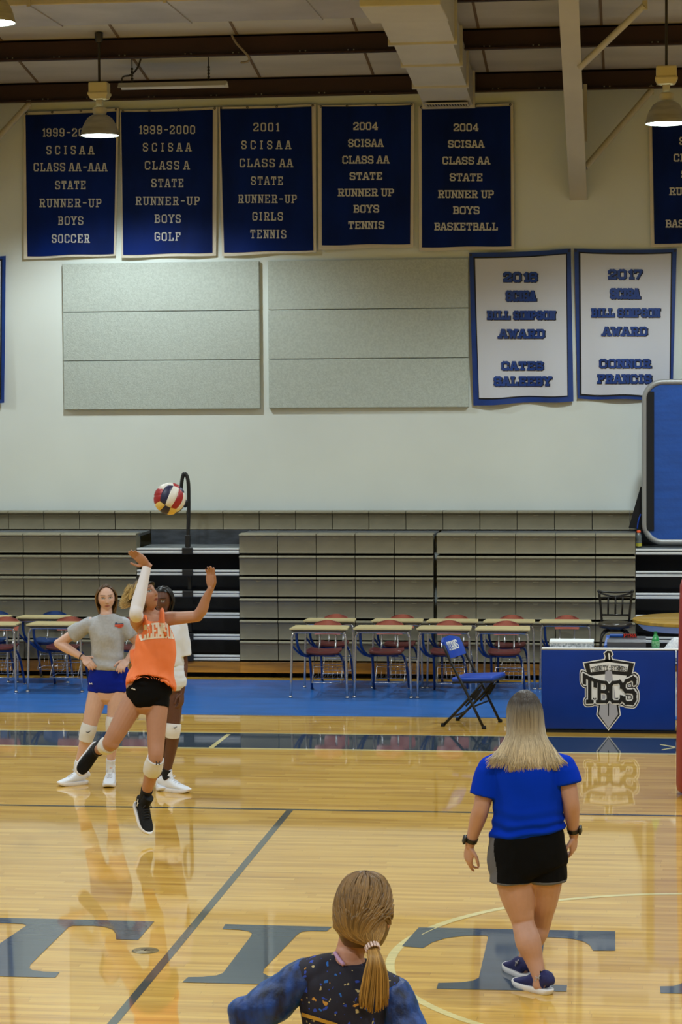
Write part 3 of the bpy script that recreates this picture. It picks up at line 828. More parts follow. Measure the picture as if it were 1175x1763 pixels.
fp = tag(obj('floor_plate', b, mat('brass_plate', (150, 134, 92), rough=.35, metal=.6, var=.3, scale=(20, 20, 1)), smooth=True, angle=30), 'round metal socket cover set in the floor right of the painted letter', 'floor plate'); fp.location = pc
b = MB(); b.box((0, 0, .0055), (.05, .008, .002)); b.box((0, 0, .0055), (.008, .03, .002)); obj('slot', b, M_rod, fp, local=True)

# volleyball: spherified cube, three strips on every face
def volleyball(c, r, rot):
    root = thing('volleyball', 'red, white and navy volleyball flying in front of the handrail', 'ball', c)
    mats_ = [mat('ball_navy', (30, 32, 72), rough=.45), mat('ball_white', (222, 220, 214), rough=.45), mat('ball_red', (158, 34, 42), rough=.45), mat('ball_cream', (226, 200, 120), rough=.5)]
    N = 12
    faces = [((1, 0, 0), (0, 1, 0)), ((-1, 0, 0), (0, 0, 1)), ((0, 1, 0), (0, 0, 1)), ((0, -1, 0), (0, 0, 1)), ((0, 0, 1), (0, 1, 0)), ((0, 0, -1), (1, 0, 0))]
    sets = [(2, 0, 1), (2, 2, 1), (1, 2, 0), (3, 0, 3), (2, 1, 0), (3, 1, 3)]
    for (nrm, up), st in zip(faces, sets):
        nv, uv = V(nrm), V(up); sv = nv.cross(uv)
        for s in range(3):
            b = MB(); rows = []
            a0, a1 = -1 + 2 * s / 3, -1 + 2 * (s + 1) / 3
            for i in range(7):
                a = a0 + (a1 - a0) * i / 6; row = []
                for j in range(N + 1):
                    e = -1 + 2 * j / N
                    p = (nv + sv * math.tan(a * PI / 4) + uv * math.tan(e * PI / 4)).normalized()
                    edge = min((a - a0), (a1 - a)) < .02 or abs(e) > .97
                    row.append(V(c) + rot @ (p * (r - (.004 if edge else 0))))
                rows.append(row)
            b.quadgrid(rows)
            obj('panel', b, mats_[st[s]], root, smooth=True)
    return root
bc = at(292.5, 858.5, 15.1)
zv = -(bc - V((0, 0, CAMZ))).normalized()
xv = V((0, 0, 1)).cross(zv).normalized(); yv = zv.cross(xv)
bR = Matrix((xv, yv, zv)).transposed() @ Matrix.Rotation(-.42, 3, 'Z') @ Matrix.Rotation(-.25, 3, 'X') @ Matrix.Rotation(.12, 3, 'Y')
volleyball(bc, .106, bR)

# ================================================================== STUDENT DESKS
M_top = mat('desk_laminate', (206, 190, 140), rough=.35, var=.04, scale=(6, 6, 1))
M_edge = mat('desk_edge', (96, 88, 70), rough=.5)
M_chrome = mat('chrome', (190, 190, 194), rough=.2, metal=.9)
M_tubeblue = mat('blue_tube', (28, 58, 118), rough=.35, spec=.6)
M_dseat = mat('seat_maroon', (92, 36, 36), rough=.35)
M_redp = mat('shell_red', (170, 92, 74), rough=.3, spec=.6)
M_bluep = mat('shell_blue', (32, 66, 120), rough=.3, spec=.6)
def desk(shell, seatm, label, group):
    t = thing('student_desk', label, 'desk', (0, 0, 0), group)
    b = MB()
    b.prism([(-.285, -.035, .692), (.285, -.035, .692), (.30, -.01, .692), (.283, .36, .692), (.255, .385, .692), (-.255, .385, .692), (-.283, .36, .692), (-.30, -.01, .692)], (0, 0, .014)); obj('desktop', b, M_top, t, local=True)
    b = MB(); b.bbox((0, .17, .683), (.56, .38, .014), .004); obj('underframe', b, M_edge, t, local=True)
    b = MB(); b.tube([(-.292, 0, 0), (-.278, .02, .55), (-.275, .025, .62), (-.258, .028, .655), (-.22, .03, .664), (.22, .03, .664), (.258, .028, .655), (.275, .025, .62), (.278, .02, .55), (.292, 0, 0)], .0125, 8, 3); obj('front_leg_frame', b, M_chrome, t, smooth=True, local=True)
    for x in (-.293, .293):
        b = MB(); b.lathe([(.001, 0), (.019, 0), (.021, .008), (.016, .018), (.012, .02)], (x, 0, 0), 10); obj('foot_glide', b, M_chrome, t, smooth=True, local=True)
    b = MB(); b.tube([(-.235, .06, .675), (-.235, .08, .58), (-.225, .14, .49), (-.19, .30, .41), (-.16, .42, .39), (-.10, .48, .388), (.12, .48, .388)], .0145, 8, 4)
    b.tube([(-.27, .02, .52), (-.22, .24, .42), (-.16, .40, .38)], .011, 8, 3)
    obj('side_tube', b, M_tubeblue, t, smooth=True, local=True)
    b = MB(); b.tube([(-.15, .44, .385), (-.155, .58, .25), (-.17, .80, .0)], .0135, 8, 3); obj('rear_leg', b, M_tubeblue, t, smooth=True, local=True)
    b = MB(); b.tube([(-.12, .56, .388), (.10, .60, .388), (.155, .63, .37), (.185, .70, .25), (.205, .80, .0)], .0135, 8, 4); obj('rear_leg', b, M_tubeblue, t, smooth=True, local=True)
    for x in (-.17, .205):
        b = MB(); b.lathe([(.001, 0), (.018, 0), (.020, .008), (.015, .018)], (x, .80, 0), 10); obj('foot_glide', b, M_chrome, t, smooth=True, local=True)
    # seat and backrest
    b = MB(); rows = []
    for j in range(9):
        v = j / 8; y = .40 + .36 * v; hw = .165 + .02 * math.sin(PI * min(1, v * 1.2))
        rows.append([V((-.01 + hw * u, y, .425 + .014 * u * u + .02 * (v - .5) ** 2 - (.02 * (1 - v * 6) if v < .16 else 0))) for u in [k / 6 - 1 for k in range(13)]])
    low = [[p - V((0, 0, .014)) for p in r] for r in rows]
    b.quadgrid(rows); b.quadgrid(low)
    ring = lambda R: R[0] + [r[-1] for r in R[1:-1]] + R[-1][::-1] + [r[0] for r in R[-2:0:-1]]
    b.quadgrid([ring(rows), ring(low)], True)
    obj('seat', b, seatm, t, smooth=True, local=True, angle=50)
    b = MB(); rows = []
    for j in range(9):
        v = j / 8; z = .575 + .145 * v; hw = .15 * (1 - .10 * (2 * v - 1) ** 2) * (1 if v < .75 else math.sqrt(max(.3, 1 - ((v - .75) / .25) ** 2 * .55)))
        rows.append([V((hw * u, .80 + .035 * v + .030 * (1 - u * u) - .03, z - .012 * u * u * v)) for u in [k / 7 - 1 for k in range(15)]])
    low = [[p + V((0, .014, 0)) for p in r] for r in rows]
    b.quadgrid(rows); b.quadgrid(low); b.quadgrid([ring(rows), ring(low)], True)
    obj('backrest', b, shell, t, smooth=True, local=True, angle=50)
    for x in (-.085, .085):
        b = MB(); b.tube([(x, .66, .40), (x, .73, .425), (x, .79, .46), (x, .825, .56), (x, .838, .64)], .0105, 8, 4); obj('back_post', b, M_chrome, t, smooth=True, local=True)
    b = MB()
    for z, y0, y1 in ((.275, .40, .68), (.13, .22, .66)):
        b.tube([(-.10, y0, z), (.20, y0, z), (.20, y1, z), (-.12, y1, z), (-.10, y0, z)], .0042, 6)
    for k in range(7):
        x = -.10 + .05 * k; b.tube([(x, .40, .275), (x, .38, .20), (x, .36, .165), (x, .66, .165)], .0018, 5)
    for x in (-.10, .20): b.tube([(x, .22, .13), (x, .40, .275), (x, .45, .385)], .004, 5)
    obj('book_basket', b, M_chrome, t, smooth=True, local=True)
    return t
GF, GB = 'school desks in the front line on the blue runner', 'school desks in the rear line by the bleachers'
first = desk(M_redp, M_dseat, 'x', GF)
FR = [((497, 601), 'front line school desk with the leftmost spot in the group right of the aisle'),
      ((606, 712), 'front line school desk, second from the left in the group right of the aisle'),
      ((717, 805), 'front line school desk directly behind the blue folding chair'),
      ((817, 902), 'front line school desk just right of the blue folding chair'),
      ((52, 137), 'front line school desk by the grey shirted girl, with maroon seat'),
      ((-62, 24), 'front line school desk cut off by the left edge, red chair back'),
      ((166, 252), 'front line school desk mostly hidden between the grey and orange shirted girls')]
for i, ((a, c), lb) in enumerate(FR):
    cx_ = (flr(a, 1203).x + flr(c, 1204).x) / 2 if i < 2 else None
    p0, p1 = flr((a + c) / 2, 1203 if i < 4 else 1193), None
    if i == 2: p0 = flr(765, 1204)
    if i == 3: p0 = flr(866, 1205)
    if i in (0, 1): p0.x = cx_
    if i == 0: o = first; o.location = (p0.x, p0.y, 0.006); o['label'] = lb
    else: o = dup(first, (p0.x, p0.y, 0.006), 0, lb, GF)
    o.scale = (.985 if i < 2 or i > 3 else .92, .88 if i < 4 else .85, 1)
BK = [(567, 'rear line school desk behind the leftmost front desk right of the aisle'),
      (684, 'rear line school desk behind the second front desk right of the aisle'),
      (779, 'rear line school desk behind the desk with the folding chair'),
      (877, 'rear line school desk left of the padded table, above the blond woman'),
      (974, 'rear line school desk directly behind the blue padded table')]
RY = 24.12
for px, lb in BK:
    P = at(px, 1076, RY)
    o = dup(first, (P.x, RY, 0.006), 0, lb, GB)
    o.scale = (.90, .71, 1)
blue_first = desk(M_bluep, M_bluep, 'rear line school desk with blue chair at the left edge', GB)
RYL = 24.29; P = at(72, 1072, RYL); blue_first.location = (P.x, RYL, 0.006); blue_first.scale = (.94, .70, 1)
blue_first['label'] = 'rear line school desk with a blue chair back, left of the grey shirted girl'
P = at(-30, 1072, RYL); o = dup(blue_first, (P.x, RYL, 0.006), 0, 'rear line school desk with a blue chair back at the left edge', GB); o.scale = (.94, .70, 1)

# ================================================================== FOLDING CHAIR
M_vblue = mat('chair_vinyl', (4, 62, 168), rough=.4, spec=.5)
M_bmetal = mat('black_metal', (20, 21, 23), rough=.4, metal=.2)
M_wht = mat('white_print', (232, 232, 228), rough=.6)
ctr = (flr(762, 1252) + flr(793, 1240) + flr(832, 1255) + flr(860, 1243)) / 4
t = thing('folding_chair', 'blue padded folding chair with black frame and white lettering', 'chair', (ctr.x, ctr.y, 0), None, -.262)
# local frame: +x front of the seat, +y the far side
for s in (-1, 1):
    w_ = .235 * s
    b = MB(); b.tube([(.20, w_, .012), (.02, w_, .36), (-.115, w_, .60), (-.185, w_, .755)], .0135, 8, 2); obj('front_leg', b, M_bmetal, t, smooth=True, local=True)
    w2 = .205 * s
    b = MB(); b.tube([(-.20, w2, .012), (.05, w2, .27), (.17, w2, .41)], .0135, 8, 2); obj('rear_leg', b, M_bmetal, t, smooth=True, local=True)
    b = MB(); b.tube([(.02, w2, .20), (.17, w2, .36)], .010, 6); b.box((.12, w2, .31), (.05, .012, .10), Matrix.Rotation(.6, 3, 'Y')); obj('hinge_strut', b, M_bmetal, t, local=True)
    for x, y in ((.205, w_), (-.205, w2)):
        b = MB(); b.lathe([(.001, 0), (.021, 0), (.021, .018), (.015, .03)], (x, y, 0), 10); obj('foot_cap', b, M_black, t, smooth=True, local=True)
b = MB(); b.tube([(-.10, -.205, .11), (-.12, -.10, .09), (-.12, .10, .09), (-.10, .205, .11)], .010, 6, 3); b.tube([(.10, -.235, .20), (.10, .235, .20)], .009, 6); obj('cross_bar', b, M_bmetal, t, smooth=True, local=True)
b = MB(); b.bbox((.075, 0, .445), (.40, .40, .045), .02, Matrix.Rotation(-.06, 3, 'Y'), seg=4)
b.bbox((.075, 0, .42), (.39, .39, .02), .005, Matrix.Rotation(-.06, 3, 'Y'), m=1); obj('seat', b, [M_vblue, M_bmetal], t, smooth=True, local=True, angle=40)
# backrest pad: tilted, arched top
tl = math.atan2(.085, .19)
bo, bu, bw, bn = V((-.140, 0, .63)), V((-math.sin(tl), 0, math.cos(tl))), V((0, 1, 0)), V((math.cos(tl), 0, math.sin(tl)))
b = MB(); rows = []
for v in [k / 8 for k in range(9)]:
    row = []
    for u in [k / 8 - 1 for k in range(17)]:
        top = .165 + .045 * (1 - u * u)
        row.append(bo + bu * (top * v) + bw * (.222 * u) + bn * (.024 - .030 * (1 - u * u) - .006 * (2 * v - 1) ** 2))
    rows.append(row)
back = [[p - bn * .022 for p in r] for r in rows]
b.quadgrid(rows); b.quadgrid(back); b.quadgrid([ring_ for ring_ in ([rows[0] + [r[-1] for r in rows[1:-1]] + rows[-1][::-1] + [r[0] for r in rows[-2:0:-1]], back[0] + [r[-1] for r in back[1:-1]] + back[-1][::-1] + [r[0] for r in back[-2:0:-1]]])], True)
obj('backrest', b, M_vblue, t, smooth=True, local=True, angle=50)
b = MB(); L, w_ = text_strokes('TITANS', 1.7)
k_ = .27 / w_ / .075
L = [[(a * k_, c) for a, c in ln] for ln in L]
def fchair(u, v):
    y = (u / k_ / w_ * 2 - 1) * .135
    uu = y / .222
    return bo + bu * (.075 + v * .075) + bw * (-y) * -1 + bn * (.0265 - .030 * (1 - uu * uu))
stroke_mesh(b, L, .15, fchair, div=2); obj('lettering', b, M_wht, t, local=True, fixn=False)

# ================================================================== SCORER'S TABLE
M_pad = mat('table_vinyl', (0, 52, 148), rough=.42, spec=.3, var=.10, scale=(2, 2, 2), bump=.05, bscale=5)
M_wtop = mat('white_laminate', (226, 228, 230), rough=.35)
TX0, TX1, TY = -.862, .42, 21.12
t = thing('scorers_table', 'blue padded table with a white top and a sword crest', 'table', ((TX0 + TX1) / 2, TY + .3, 0))
tz = at(1050, 1118, TY).z
b = MB(); b.bbox(((TX0 + TX1) / 2 - .04, TY + .03, (tz + .025) / 2), (TX1 - TX0 - .08, .06, tz - .03), .018, seg=3); obj('front_pad', b, M_pad, t, smooth=True, angle=40)
b = MB(); b.bbox((TX1 - .035, TY + .035, (tz + .025) / 2), (.068, .06, tz - .03), .012, seg=3); obj('front_pad', b, M_pad, t, smooth=True, angle=40)
b = MB(); b.box((TX1 - .075, TY + .010, .36), (.006, .012, .40)); obj('seam_strip', b, M_wtop, t)
b = MB(); b.bbox(((TX0 + TX1) / 2, TY + .028, tz + .002), (TX1 - TX0 - .005, .064, .016), .005); obj('top_rail', b, M_wtop, t)
tl_ = tz - .075
b = MB(); b.bbox(((TX0 + TX1) / 2, TY + .31, tl_ - .012), (TX1 - TX0 - .01, .48, .024), .006); obj('table_top', b, M_wtop, t)
for x in (TX0 + .1, TX1 - .1):
    b = MB(); b.tube([(x, TY + .52, 0), (x, TY + .52, tl_ - .02)], .016, 8); b.tube([(x, TY + .12, .05), (x, TY + .54, .05)], .014, 8); obj('leg', b, M_bmetal, t, smooth=True)
b = MB(); b.box(((TX0 + TX1) / 2, TY + .04, .012), (TX1 - TX0 - .02, .05, .024)); obj('base_trim', b, M_black, t)
# the crest: stacked flat shapes given in crop pixels (crop origin 920,1080, 4.608 px per photo px)
M_cw, M_ck, M_cg = mat('crest_white', (236, 236, 236), rough=.5), mat('crest_black', (14, 14, 16), rough=.5), mat('crest_grey', (168, 168, 178), rough=.5)
def cp(x, y, k): return at(920 + x / 4.608, 1080 + y / 4.608, TY - .0012 - .0016 * k)
def grow(pts, d):
    n_ = len(pts); out = []
    ar = sum(pts[i][0] * pts[(i + 1) % n_][1] - pts[(i + 1) % n_][0] * pts[i][1] for i in range(n_))
    sgn = 1 if ar > 0 else -1
    for i in range(n_):
        p, q, r = V(pts[i - 1] + (0,)), V(pts[i] + (0,)), V(pts[(i + 1) % n_] + (0,))
        e1, e2 = (q - p).normalized(), (r - q).normalized()
        n1, n2 = V((e1.y, -e1.x, 0)) * sgn, V((e2.y, -e2.x, 0)) * sgn
        nn = (n1 + n2); nn = nn / max(.35, nn.length_squared / 2) if nn.length > 1e-6 else n1
        out.append((q.x + nn.x * d, q.y + nn.y * d))
    return out
SHIELD = [(408, 292), (590, 262), (784, 292), (762, 395), (745, 420), (440, 420), (432, 372)]
GUARD = [(440, 300 - 8), (590, 275), (752, 296), (738, 355), (590, 338), (452, 357)]
POMMEL = [(572, 262), (578, 232), (570, 210), (585, 196), (605, 198), (612, 214), (600, 226), (606, 240), (612, 262)]
BLADE = [(560, 440), (566, 352), (594, 338), (618, 352), (630, 440), (654, 610), (668, 690), (592, 800), (515, 690), (528, 600)]
TIPO = [(528, 590), (655, 590), (672, 690), (592, 792), (512, 690)]
LW, LWd = text_strokes('TBCS', .9)
def crest_letters(mb, wid, k, m):
    def f(u, v):
        x = 400 + u / LWd * 400
        arch = -28 * math.sin(PI * (x - 400) / 400)
        hh = 150 + 55 * abs((x - 600) / 200) ** 2
        return cp(x, 590 + (10 if x > 700 else 0) - v * hh, k)
    kk = 400 / LWd / 165
    L_ = [[(a * kk, c_) for a, c_ in ln] for ln in LW]
    stroke_mesh(mb, L_, wid, lambda u, v: f(u / kk, v), m, div=2, rnd=wid > .2)
b = MB()
for k, d, m_ in ((0, 17, 0), (1, 9, 1)):
    for pl in (SHIELD, POMMEL, TIPO): b.poly([cp(x, y, k) for x, y in grow(pl, d)], m_)
    crest_letters(b, .46 if k == 0 else .38, k, m_)
b.poly([cp(x, y, 2) for x, y in [(455, 372), (735, 372), (722, 560), (470, 560)]], 0)
b.poly([cp(x, y, 2) for x, y in GUARD], 0)
b.poly([cp(x, y, 2) for x, y in [(588, 205), (602, 207), (604, 258), (594, 258)]], 0)
b.poly([cp(x, y, 2.2) for x, y in [(452, 366), (566, 350), (566, 372), (452, 384)]], 1)
b.poly([cp(x, y, 2.2) for x, y in [(738, 366), (618, 350), (618, 372), (738, 384)]], 1)
b.poly([cp(x, y, 3) for x, y in BLADE], 2)
b.poly([cp(x, y, 3.4) for x, y in [(588, 560), (596, 560), (595, 700), (589, 708)]], 1)
crest_letters(b, .29, 4, 0); crest_letters(b, .17, 6, 1)
line_px(b, 'TRINITY-BYRNES', 458, 736, 318, 40, .13, lambda x, y: cp(x, y + .0009 * (x - 597) ** 2, 5), 1, gap=1.5)
obj('crest', b, [M_cw, M_ck, M_cg], t, fixn=False)
tz2 = tz - .074
# things on the table
M_paper = mat('paper_white', (228, 232, 232), rough=.7)
M_print = mat('newsprint', (222, 226, 226), rough=.7, rgb2=(120, 132, 138), scale=(60, 60, 40))
t = thing('paper_stack', 'flat white box with grey print lying on the table', 'box', (-.60, TY + .3, tz2))
xa, xb = at(947, 1110, TY + .12).x, at(1022, 1110, TY + .12).x
b = MB(); b.bbox(((xa + xb) / 2, TY + .24, tz2 + .056), (xb - xa, .24, .112), .003); obj('box_body', b, M_print, t)
b = MB(); b.bbox(((xa + xb) / 2, TY + .24, tz2 + .121), (xb - xa + .006, .246, .018), .003); obj('lid', b, M_paper, t)
t = thing('scoreboard_console', 'dark grey control box with blue side panels and red lettering on the table', 'console', (-.15, TY + .3, tz2))
xa, xb = at(1046, 1105, TY + .12).x, at(1113, 1105, TY + .12).x
b = MB(); b.prism([(xa, TY + .12, tz2), (xa, TY + .40, tz2), (xa, TY + .40, tz2 + .155), (xa, TY + .30, tz2 + .150), (xa, TY + .15, tz2 + .148), (xa, TY + .12, tz2 + .125)], (xb - xa, 0, 0)); obj('case', b, mat('console_grey', (66, 68, 74), rough=.35, spec=.6), t)
b = MB(); b.prism([(xa - .030, TY + .13, tz2), (xa - .01, TY + .40, tz2), (xa - .01, TY + .40, tz2 + .16), (xa - .012, TY + .22, tz2 + .155), (xa - .030, TY + .13, tz2 + .095)], (.029, 0, 0)); obj('side_panel', b, mat('console_blue', (20, 76, 160), rough=.4), t)
b = MB(); b.bbox(((xa + xb) / 2 - .06, TY + .345, tz2 + .165), (.19, .10, .016), .003); obj('top_panel', b, MATS['console_blue'], t)
b = MB()
L, w_ = text_strokes('FINA', 1.4)
b.box((xa + .205, TY + .30, tz2 + .168), (.125, .012, .034), m=1)
stroke_mesh(b, L, .17, lambda u, v: V((xa + .150 + u / w_ * .11, TY + .2925, tz2 + .156 + v * .026)))
obj('red_label', b, [mat('label_red', (206, 44, 34), rough=.5), M_black], t, fixn=False)
# green bottle
bx_ = at(1129.5, 1110, TY + .16).x
t = thing('soda_bottle', 'green plastic soda bottle on the table, near the red post', 'bottle', (bx_, TY + .16, tz2))
M_green = mat('green_plastic', (40, 150, 84), rough=.15, spec=.7)
b = MB(); b.lathe([(.001, 0), (.030, 0), (.035, .006), (.035, .08), (.033, .09), (.036, .105), (.035, .14), (.031, .158), (.020, .182), (.0125, .200), (.0125, .208), (.001, .208)], (bx_, TY + .16, tz2), 20); obj('bottle_body', b, M_green, t, smooth=True)
b = MB(); b.lathe([(.036, .088), (.0368, .092), (.0368, .136), (.036, .140)], (bx_, TY + .16, tz2), 20); obj('wrapper', b, mat('wrapper_green', (150, 205, 160), rough=.4, rgb2=(40, 140, 80), scale=(60, 60, 60)), t, smooth=True)
b = MB(); b.lathe([(.001, .224), (.014, .224), (.0155, .220), (.0155, .204), (.001, .204)], (bx_, TY + .16, tz2), 16); obj('cap', b, mat('cap_green', (20, 110, 60), rough=.4), t, smooth=True, angle=40)
# crumpled white cloth
cxp = at(1156, 1108, TY + .2)
b = MB(); rows = []
for i in range(13):
    a = i / 12; row = []
    for j in range(13):
        c_ = j / 12
        h = .165 * math.sin(PI * min(1, a * .9 + .02)) ** .8 * math.sin(PI * c_) * (.7 + .5 * a) + .006 * math.sin(9 * a + 7 * c_)
        row.append(V((cxp.x - .10 + .26 * a, TY + .10 + .24 * c_, tz2 + max(.001, h))))
    rows.append(row)
b.quadgrid(rows)
low = [[V((p.x, p.y, tz2)) for p in r] for r in rows]; b.quadgrid(low); b.quadgrid([rows[0] + [r[-1] for r in rows[1:-1]] + rows[-1][::-1] + [r[0] for r in rows[-2:0:-1]], low[0] + [r[-1] for r in low[1:-1]] + low[-1][::-1] + [r[0] for r in low[-2:0:-1]]], True)
tag(obj('cloth', b, mat('dotted_cloth', (224, 226, 228), rough=.8, rgb2=(190, 195, 205), scale=(50, 50, 50)), smooth=True), 'crumpled white dotted cloth at the right end of the table', 'cloth')

# ================================================================== BAR STOOL AND ROUND TABLE
M_stool = mat('stool_metal', (30, 28, 25), rough=.35, metal=.3)
SY = 23.75
sc_ = at(1060, 1080, SY)
t = thing('bar_stool', 'black metal swivel bar stool with a spindle back behind the table', 'stool', (sc_.x, SY, 0))
sz = at(1060, 1076, SY).z
b = MB(); b.lathe([(.001, .035), (.13, .035), (.165, .025), (.175, .005), (.165, -.02), (.14, -.03), (.001, -.03)], (sc_.x, SY, sz), 28); obj('seat', b, mat('stool_vinyl', (52, 46, 34), rough=.3, spec=.6), t, smooth=True)
b = MB(); b.lathe([(.10, -.03), (.10, -.06), (.04, -.06), (.04, -.03)], (sc_.x, SY, sz), 20); obj('swivel', b, M_stool, t, smooth=True, angle=40)
for sx in (-1, 1):
    for sy in (-1, 1):
        b = MB(); b.tube([(sc_.x + sx * .07, SY + sy * .07, sz - .05), (sc_.x + sx * .125, SY + sy * .12, sz - .09), (sc_.x + sx * .15, SY + sy * .14, sz - .22), (sc_.x + sx * .19, SY + sy * .18, .006)], .014, 8, 3); obj('leg', b, M_stool, t, smooth=True)
b = MB(); b.lathe([(.165, .22), (.175, .21), (.185, .22), (.175, .23), (.165, .22)], (sc_.x, SY, 0), 28); obj('foot_ring', b, M_stool, t, smooth=True)
def sp(x, y): return at(x, y, SY + .13)
for pts in (((1037, 1074), (1035, 1046), (1032, 1018)), ((1084, 1070), (1086, 1044), (1089.5, 1018))):
    b = MB(); b.tube([sp(*q) for q in pts], .0125, 8, 3); b.ball(sp(*pts[-1]), .018, 10, 6); obj('back_post', b, M_stool, t, smooth=True)
b = MB()
b.tube([sp(1033, 1018.5), sp(1061, 1020), sp(1088.5, 1018.5)], .010, 8, 4); b.tube([sp(1033, 1021), sp(1060, 1026.5), sp(1088, 1021)], .009, 8, 4)
b.tube([sp(1034, 1029), sp(1087, 1027)], .009, 8); b.tube([sp(1036, 1058.5), sp(1085, 1059)], .010, 8); obj('back_rail', b, M_stool, t, smooth=True)
for x0, x1 in ((1048, 1047.5), (1060.5, 1060), (1073, 1071.5)):
    b = MB(); b.tube([sp(x0, 1028), sp(x1, 1059)], .009, 8); obj('spindle', b, M_stool, t, smooth=True)
RTY = 23.7
rl, rz = at(1090, 1066, RTY), at(1150, 1068, RTY).z
rr_ = .62
t = thing('round_table', 'round wood topped table with a white apron behind the red post', 'table', (rl.x + rr_, RTY, 0))
b = MB(); b.lathe([(.001, .022), (rr_ - .02, .022), (rr_, .016), (rr_, -.012), (rr_ - .01, -.018), (.001, -.018)], (rl.x + rr_, RTY, rz), 48); obj('table_top', b, mat('oak_top', (196, 154, 56), rough=.3, var=.15, scale=(3, 20, 3), coat=.3), t, smooth=True, angle=40)
b = MB(); b.lathe([(rr_ - .03, -.018), (rr_ - .10, -.085), (rr_ - .12, -.085), (rr_ - .05, -.018)], (rl.x + rr_, RTY, rz), 48); obj('apron', b, M_wtop, t, smooth=True, angle=40)
b = MB(); b.lathe([(.045, -.09), (.045, -rz + .12), (.09, -rz + .08), (.05, -.09)], (rl.x + rr_, RTY, rz), 16); obj('pedestal', b, M_wtop, t, smooth=True)
for a in (.6, 2.17, 3.74, 5.31):
    b = MB(); b.tube([(rl.x + rr_, RTY, .12), (rl.x + rr_ + .25 * math.cos(a), RTY + .25 * math.sin(a), .06), (rl.x + rr_ + .38 * math.cos(a), RTY + .38 * math.sin(a), .026)], .022, 8, 3); obj('foot', b, M_wtop, t, smooth=True)

# ================================================================== BLUE PANEL ON THE BLEACHER DECK
PY = 25.32
pz0, pz1 = at(1150, 938, PY).z, at(1150, 653, PY).z
px0 = at(1106, 800, PY).x
t = thing('blue_panel', 'big blue panel with rounded grey frame standing on the bleachers', 'gym mat', (px0 + .75, PY, pz0))  # framed blue panel, its real use unknown
def rrect(x0, x1, z0, z1, r, n_=8):
    out = []
    for cx_, cz_, a0 in ((x1 - r, z1 - r, 0), (x0 + r, z1 - r, PI / 2), (x0 + r, z0 + r, PI), (x1 - r, z0 + r, 1.5 * PI)):
        for k in range(n_ + 1):
            a = a0 + PI / 2 * k / n_
            out.append((cx_ + r * math.cos(a), cz_ + r * math.sin(a)))
    return out
PX1 = px0 + 1.5
b = MB(); rr2 = rrect(px0 + .03, PX1 - .03, pz0 + .03, pz1 - .03, .19)
b.tube([(x, PY, z) for x, z in rr2 + rr2[:2]], .032, 10, 1, cap=False); obj('frame', b, mat('grey_frame', (150, 152, 152), rough=.4, metal=.3), t, smooth=True)
b = MB(); b.prism([(x, PY - .012, z) for x, z in rrect(px0 + .045, PX1 - .045, pz0 + .045, pz1 - .045, .18)], (0, .022, 0)); obj('panel_sheet', b, mat('panel_blue', (28, 82, 168), rough=.45, var=.10, scale=(2, 2, 14), bump=.15, bscale=25), t)
b = MB(); xa = at(1113.5, 800, PY).x; xb = at(1127, 800, PY).x; b.bbox(((xa + xb) / 2, PY - .020, at(1120, 794, PY).z), (xb - xa, .014, at(1120, 674, PY).z - at(1120, 913, PY).z), .003); obj('edge_strip', b, M_black, t)
b = MB(); z_d = RZ[0] - .005
b.prism([at(1103.5, 838, PY + .2), at(1107, 838, PY + .2), at(1108, 912, PY + .2), at(1083, 909, PY + .2)], (0, .03, 0)); obj('support_leg', b, M_black, t)
b = MB(); b.tube([at(1104, 885, PY + .15), at(1100, 897, PY + .15), at(1098, 911, PY + .15)], .008, 6, 3); obj('strap', b, M_vblue, t, smooth=True)
wz = RZ[0] - .158
wb = at(1100.5, 945, FACE_Y + .30)
t = thing('water_bottle', 'small clear water bottle with an orange cap on the bleacher deck', 'bottle', (wb.x, FACE_Y + .30, wz))
M_clear = mat('clear_plastic', (150, 160, 160), rough=.12, spec=.7)
M_clear.node_tree.nodes['Principled BSDF'].inputs['Transmission Weight'].default_value = .6
b = MB(); b.lathe([(.001, 0), (.030, 0), (.033, .008), (.033, .06), (.030, .068), (.033, .078), (.033, .115), (.022, .145), (.016, .158), (.001, .158)], (wb.x, FACE_Y + .30, wz), 18); obj('bottle_body', b, M_clear, t, smooth=True)
b = MB(); b.lathe([(.034, .012), (.034, .045)], (wb.x, FACE_Y + .30, wz), 18); obj('wrapper', b, mat('wrapper_yellow', (190, 180, 60), rough=.5), t, smooth=True)
b = MB(); b.lathe([(.001, .180), (.019, .180), (.021, .176), (.021, .158), (.001, .158)], (wb.x, FACE_Y + .30, wz), 16); obj('cap', b, mat('cap_orange', (226, 84, 28), rough=.4), t, smooth=True, angle=40)

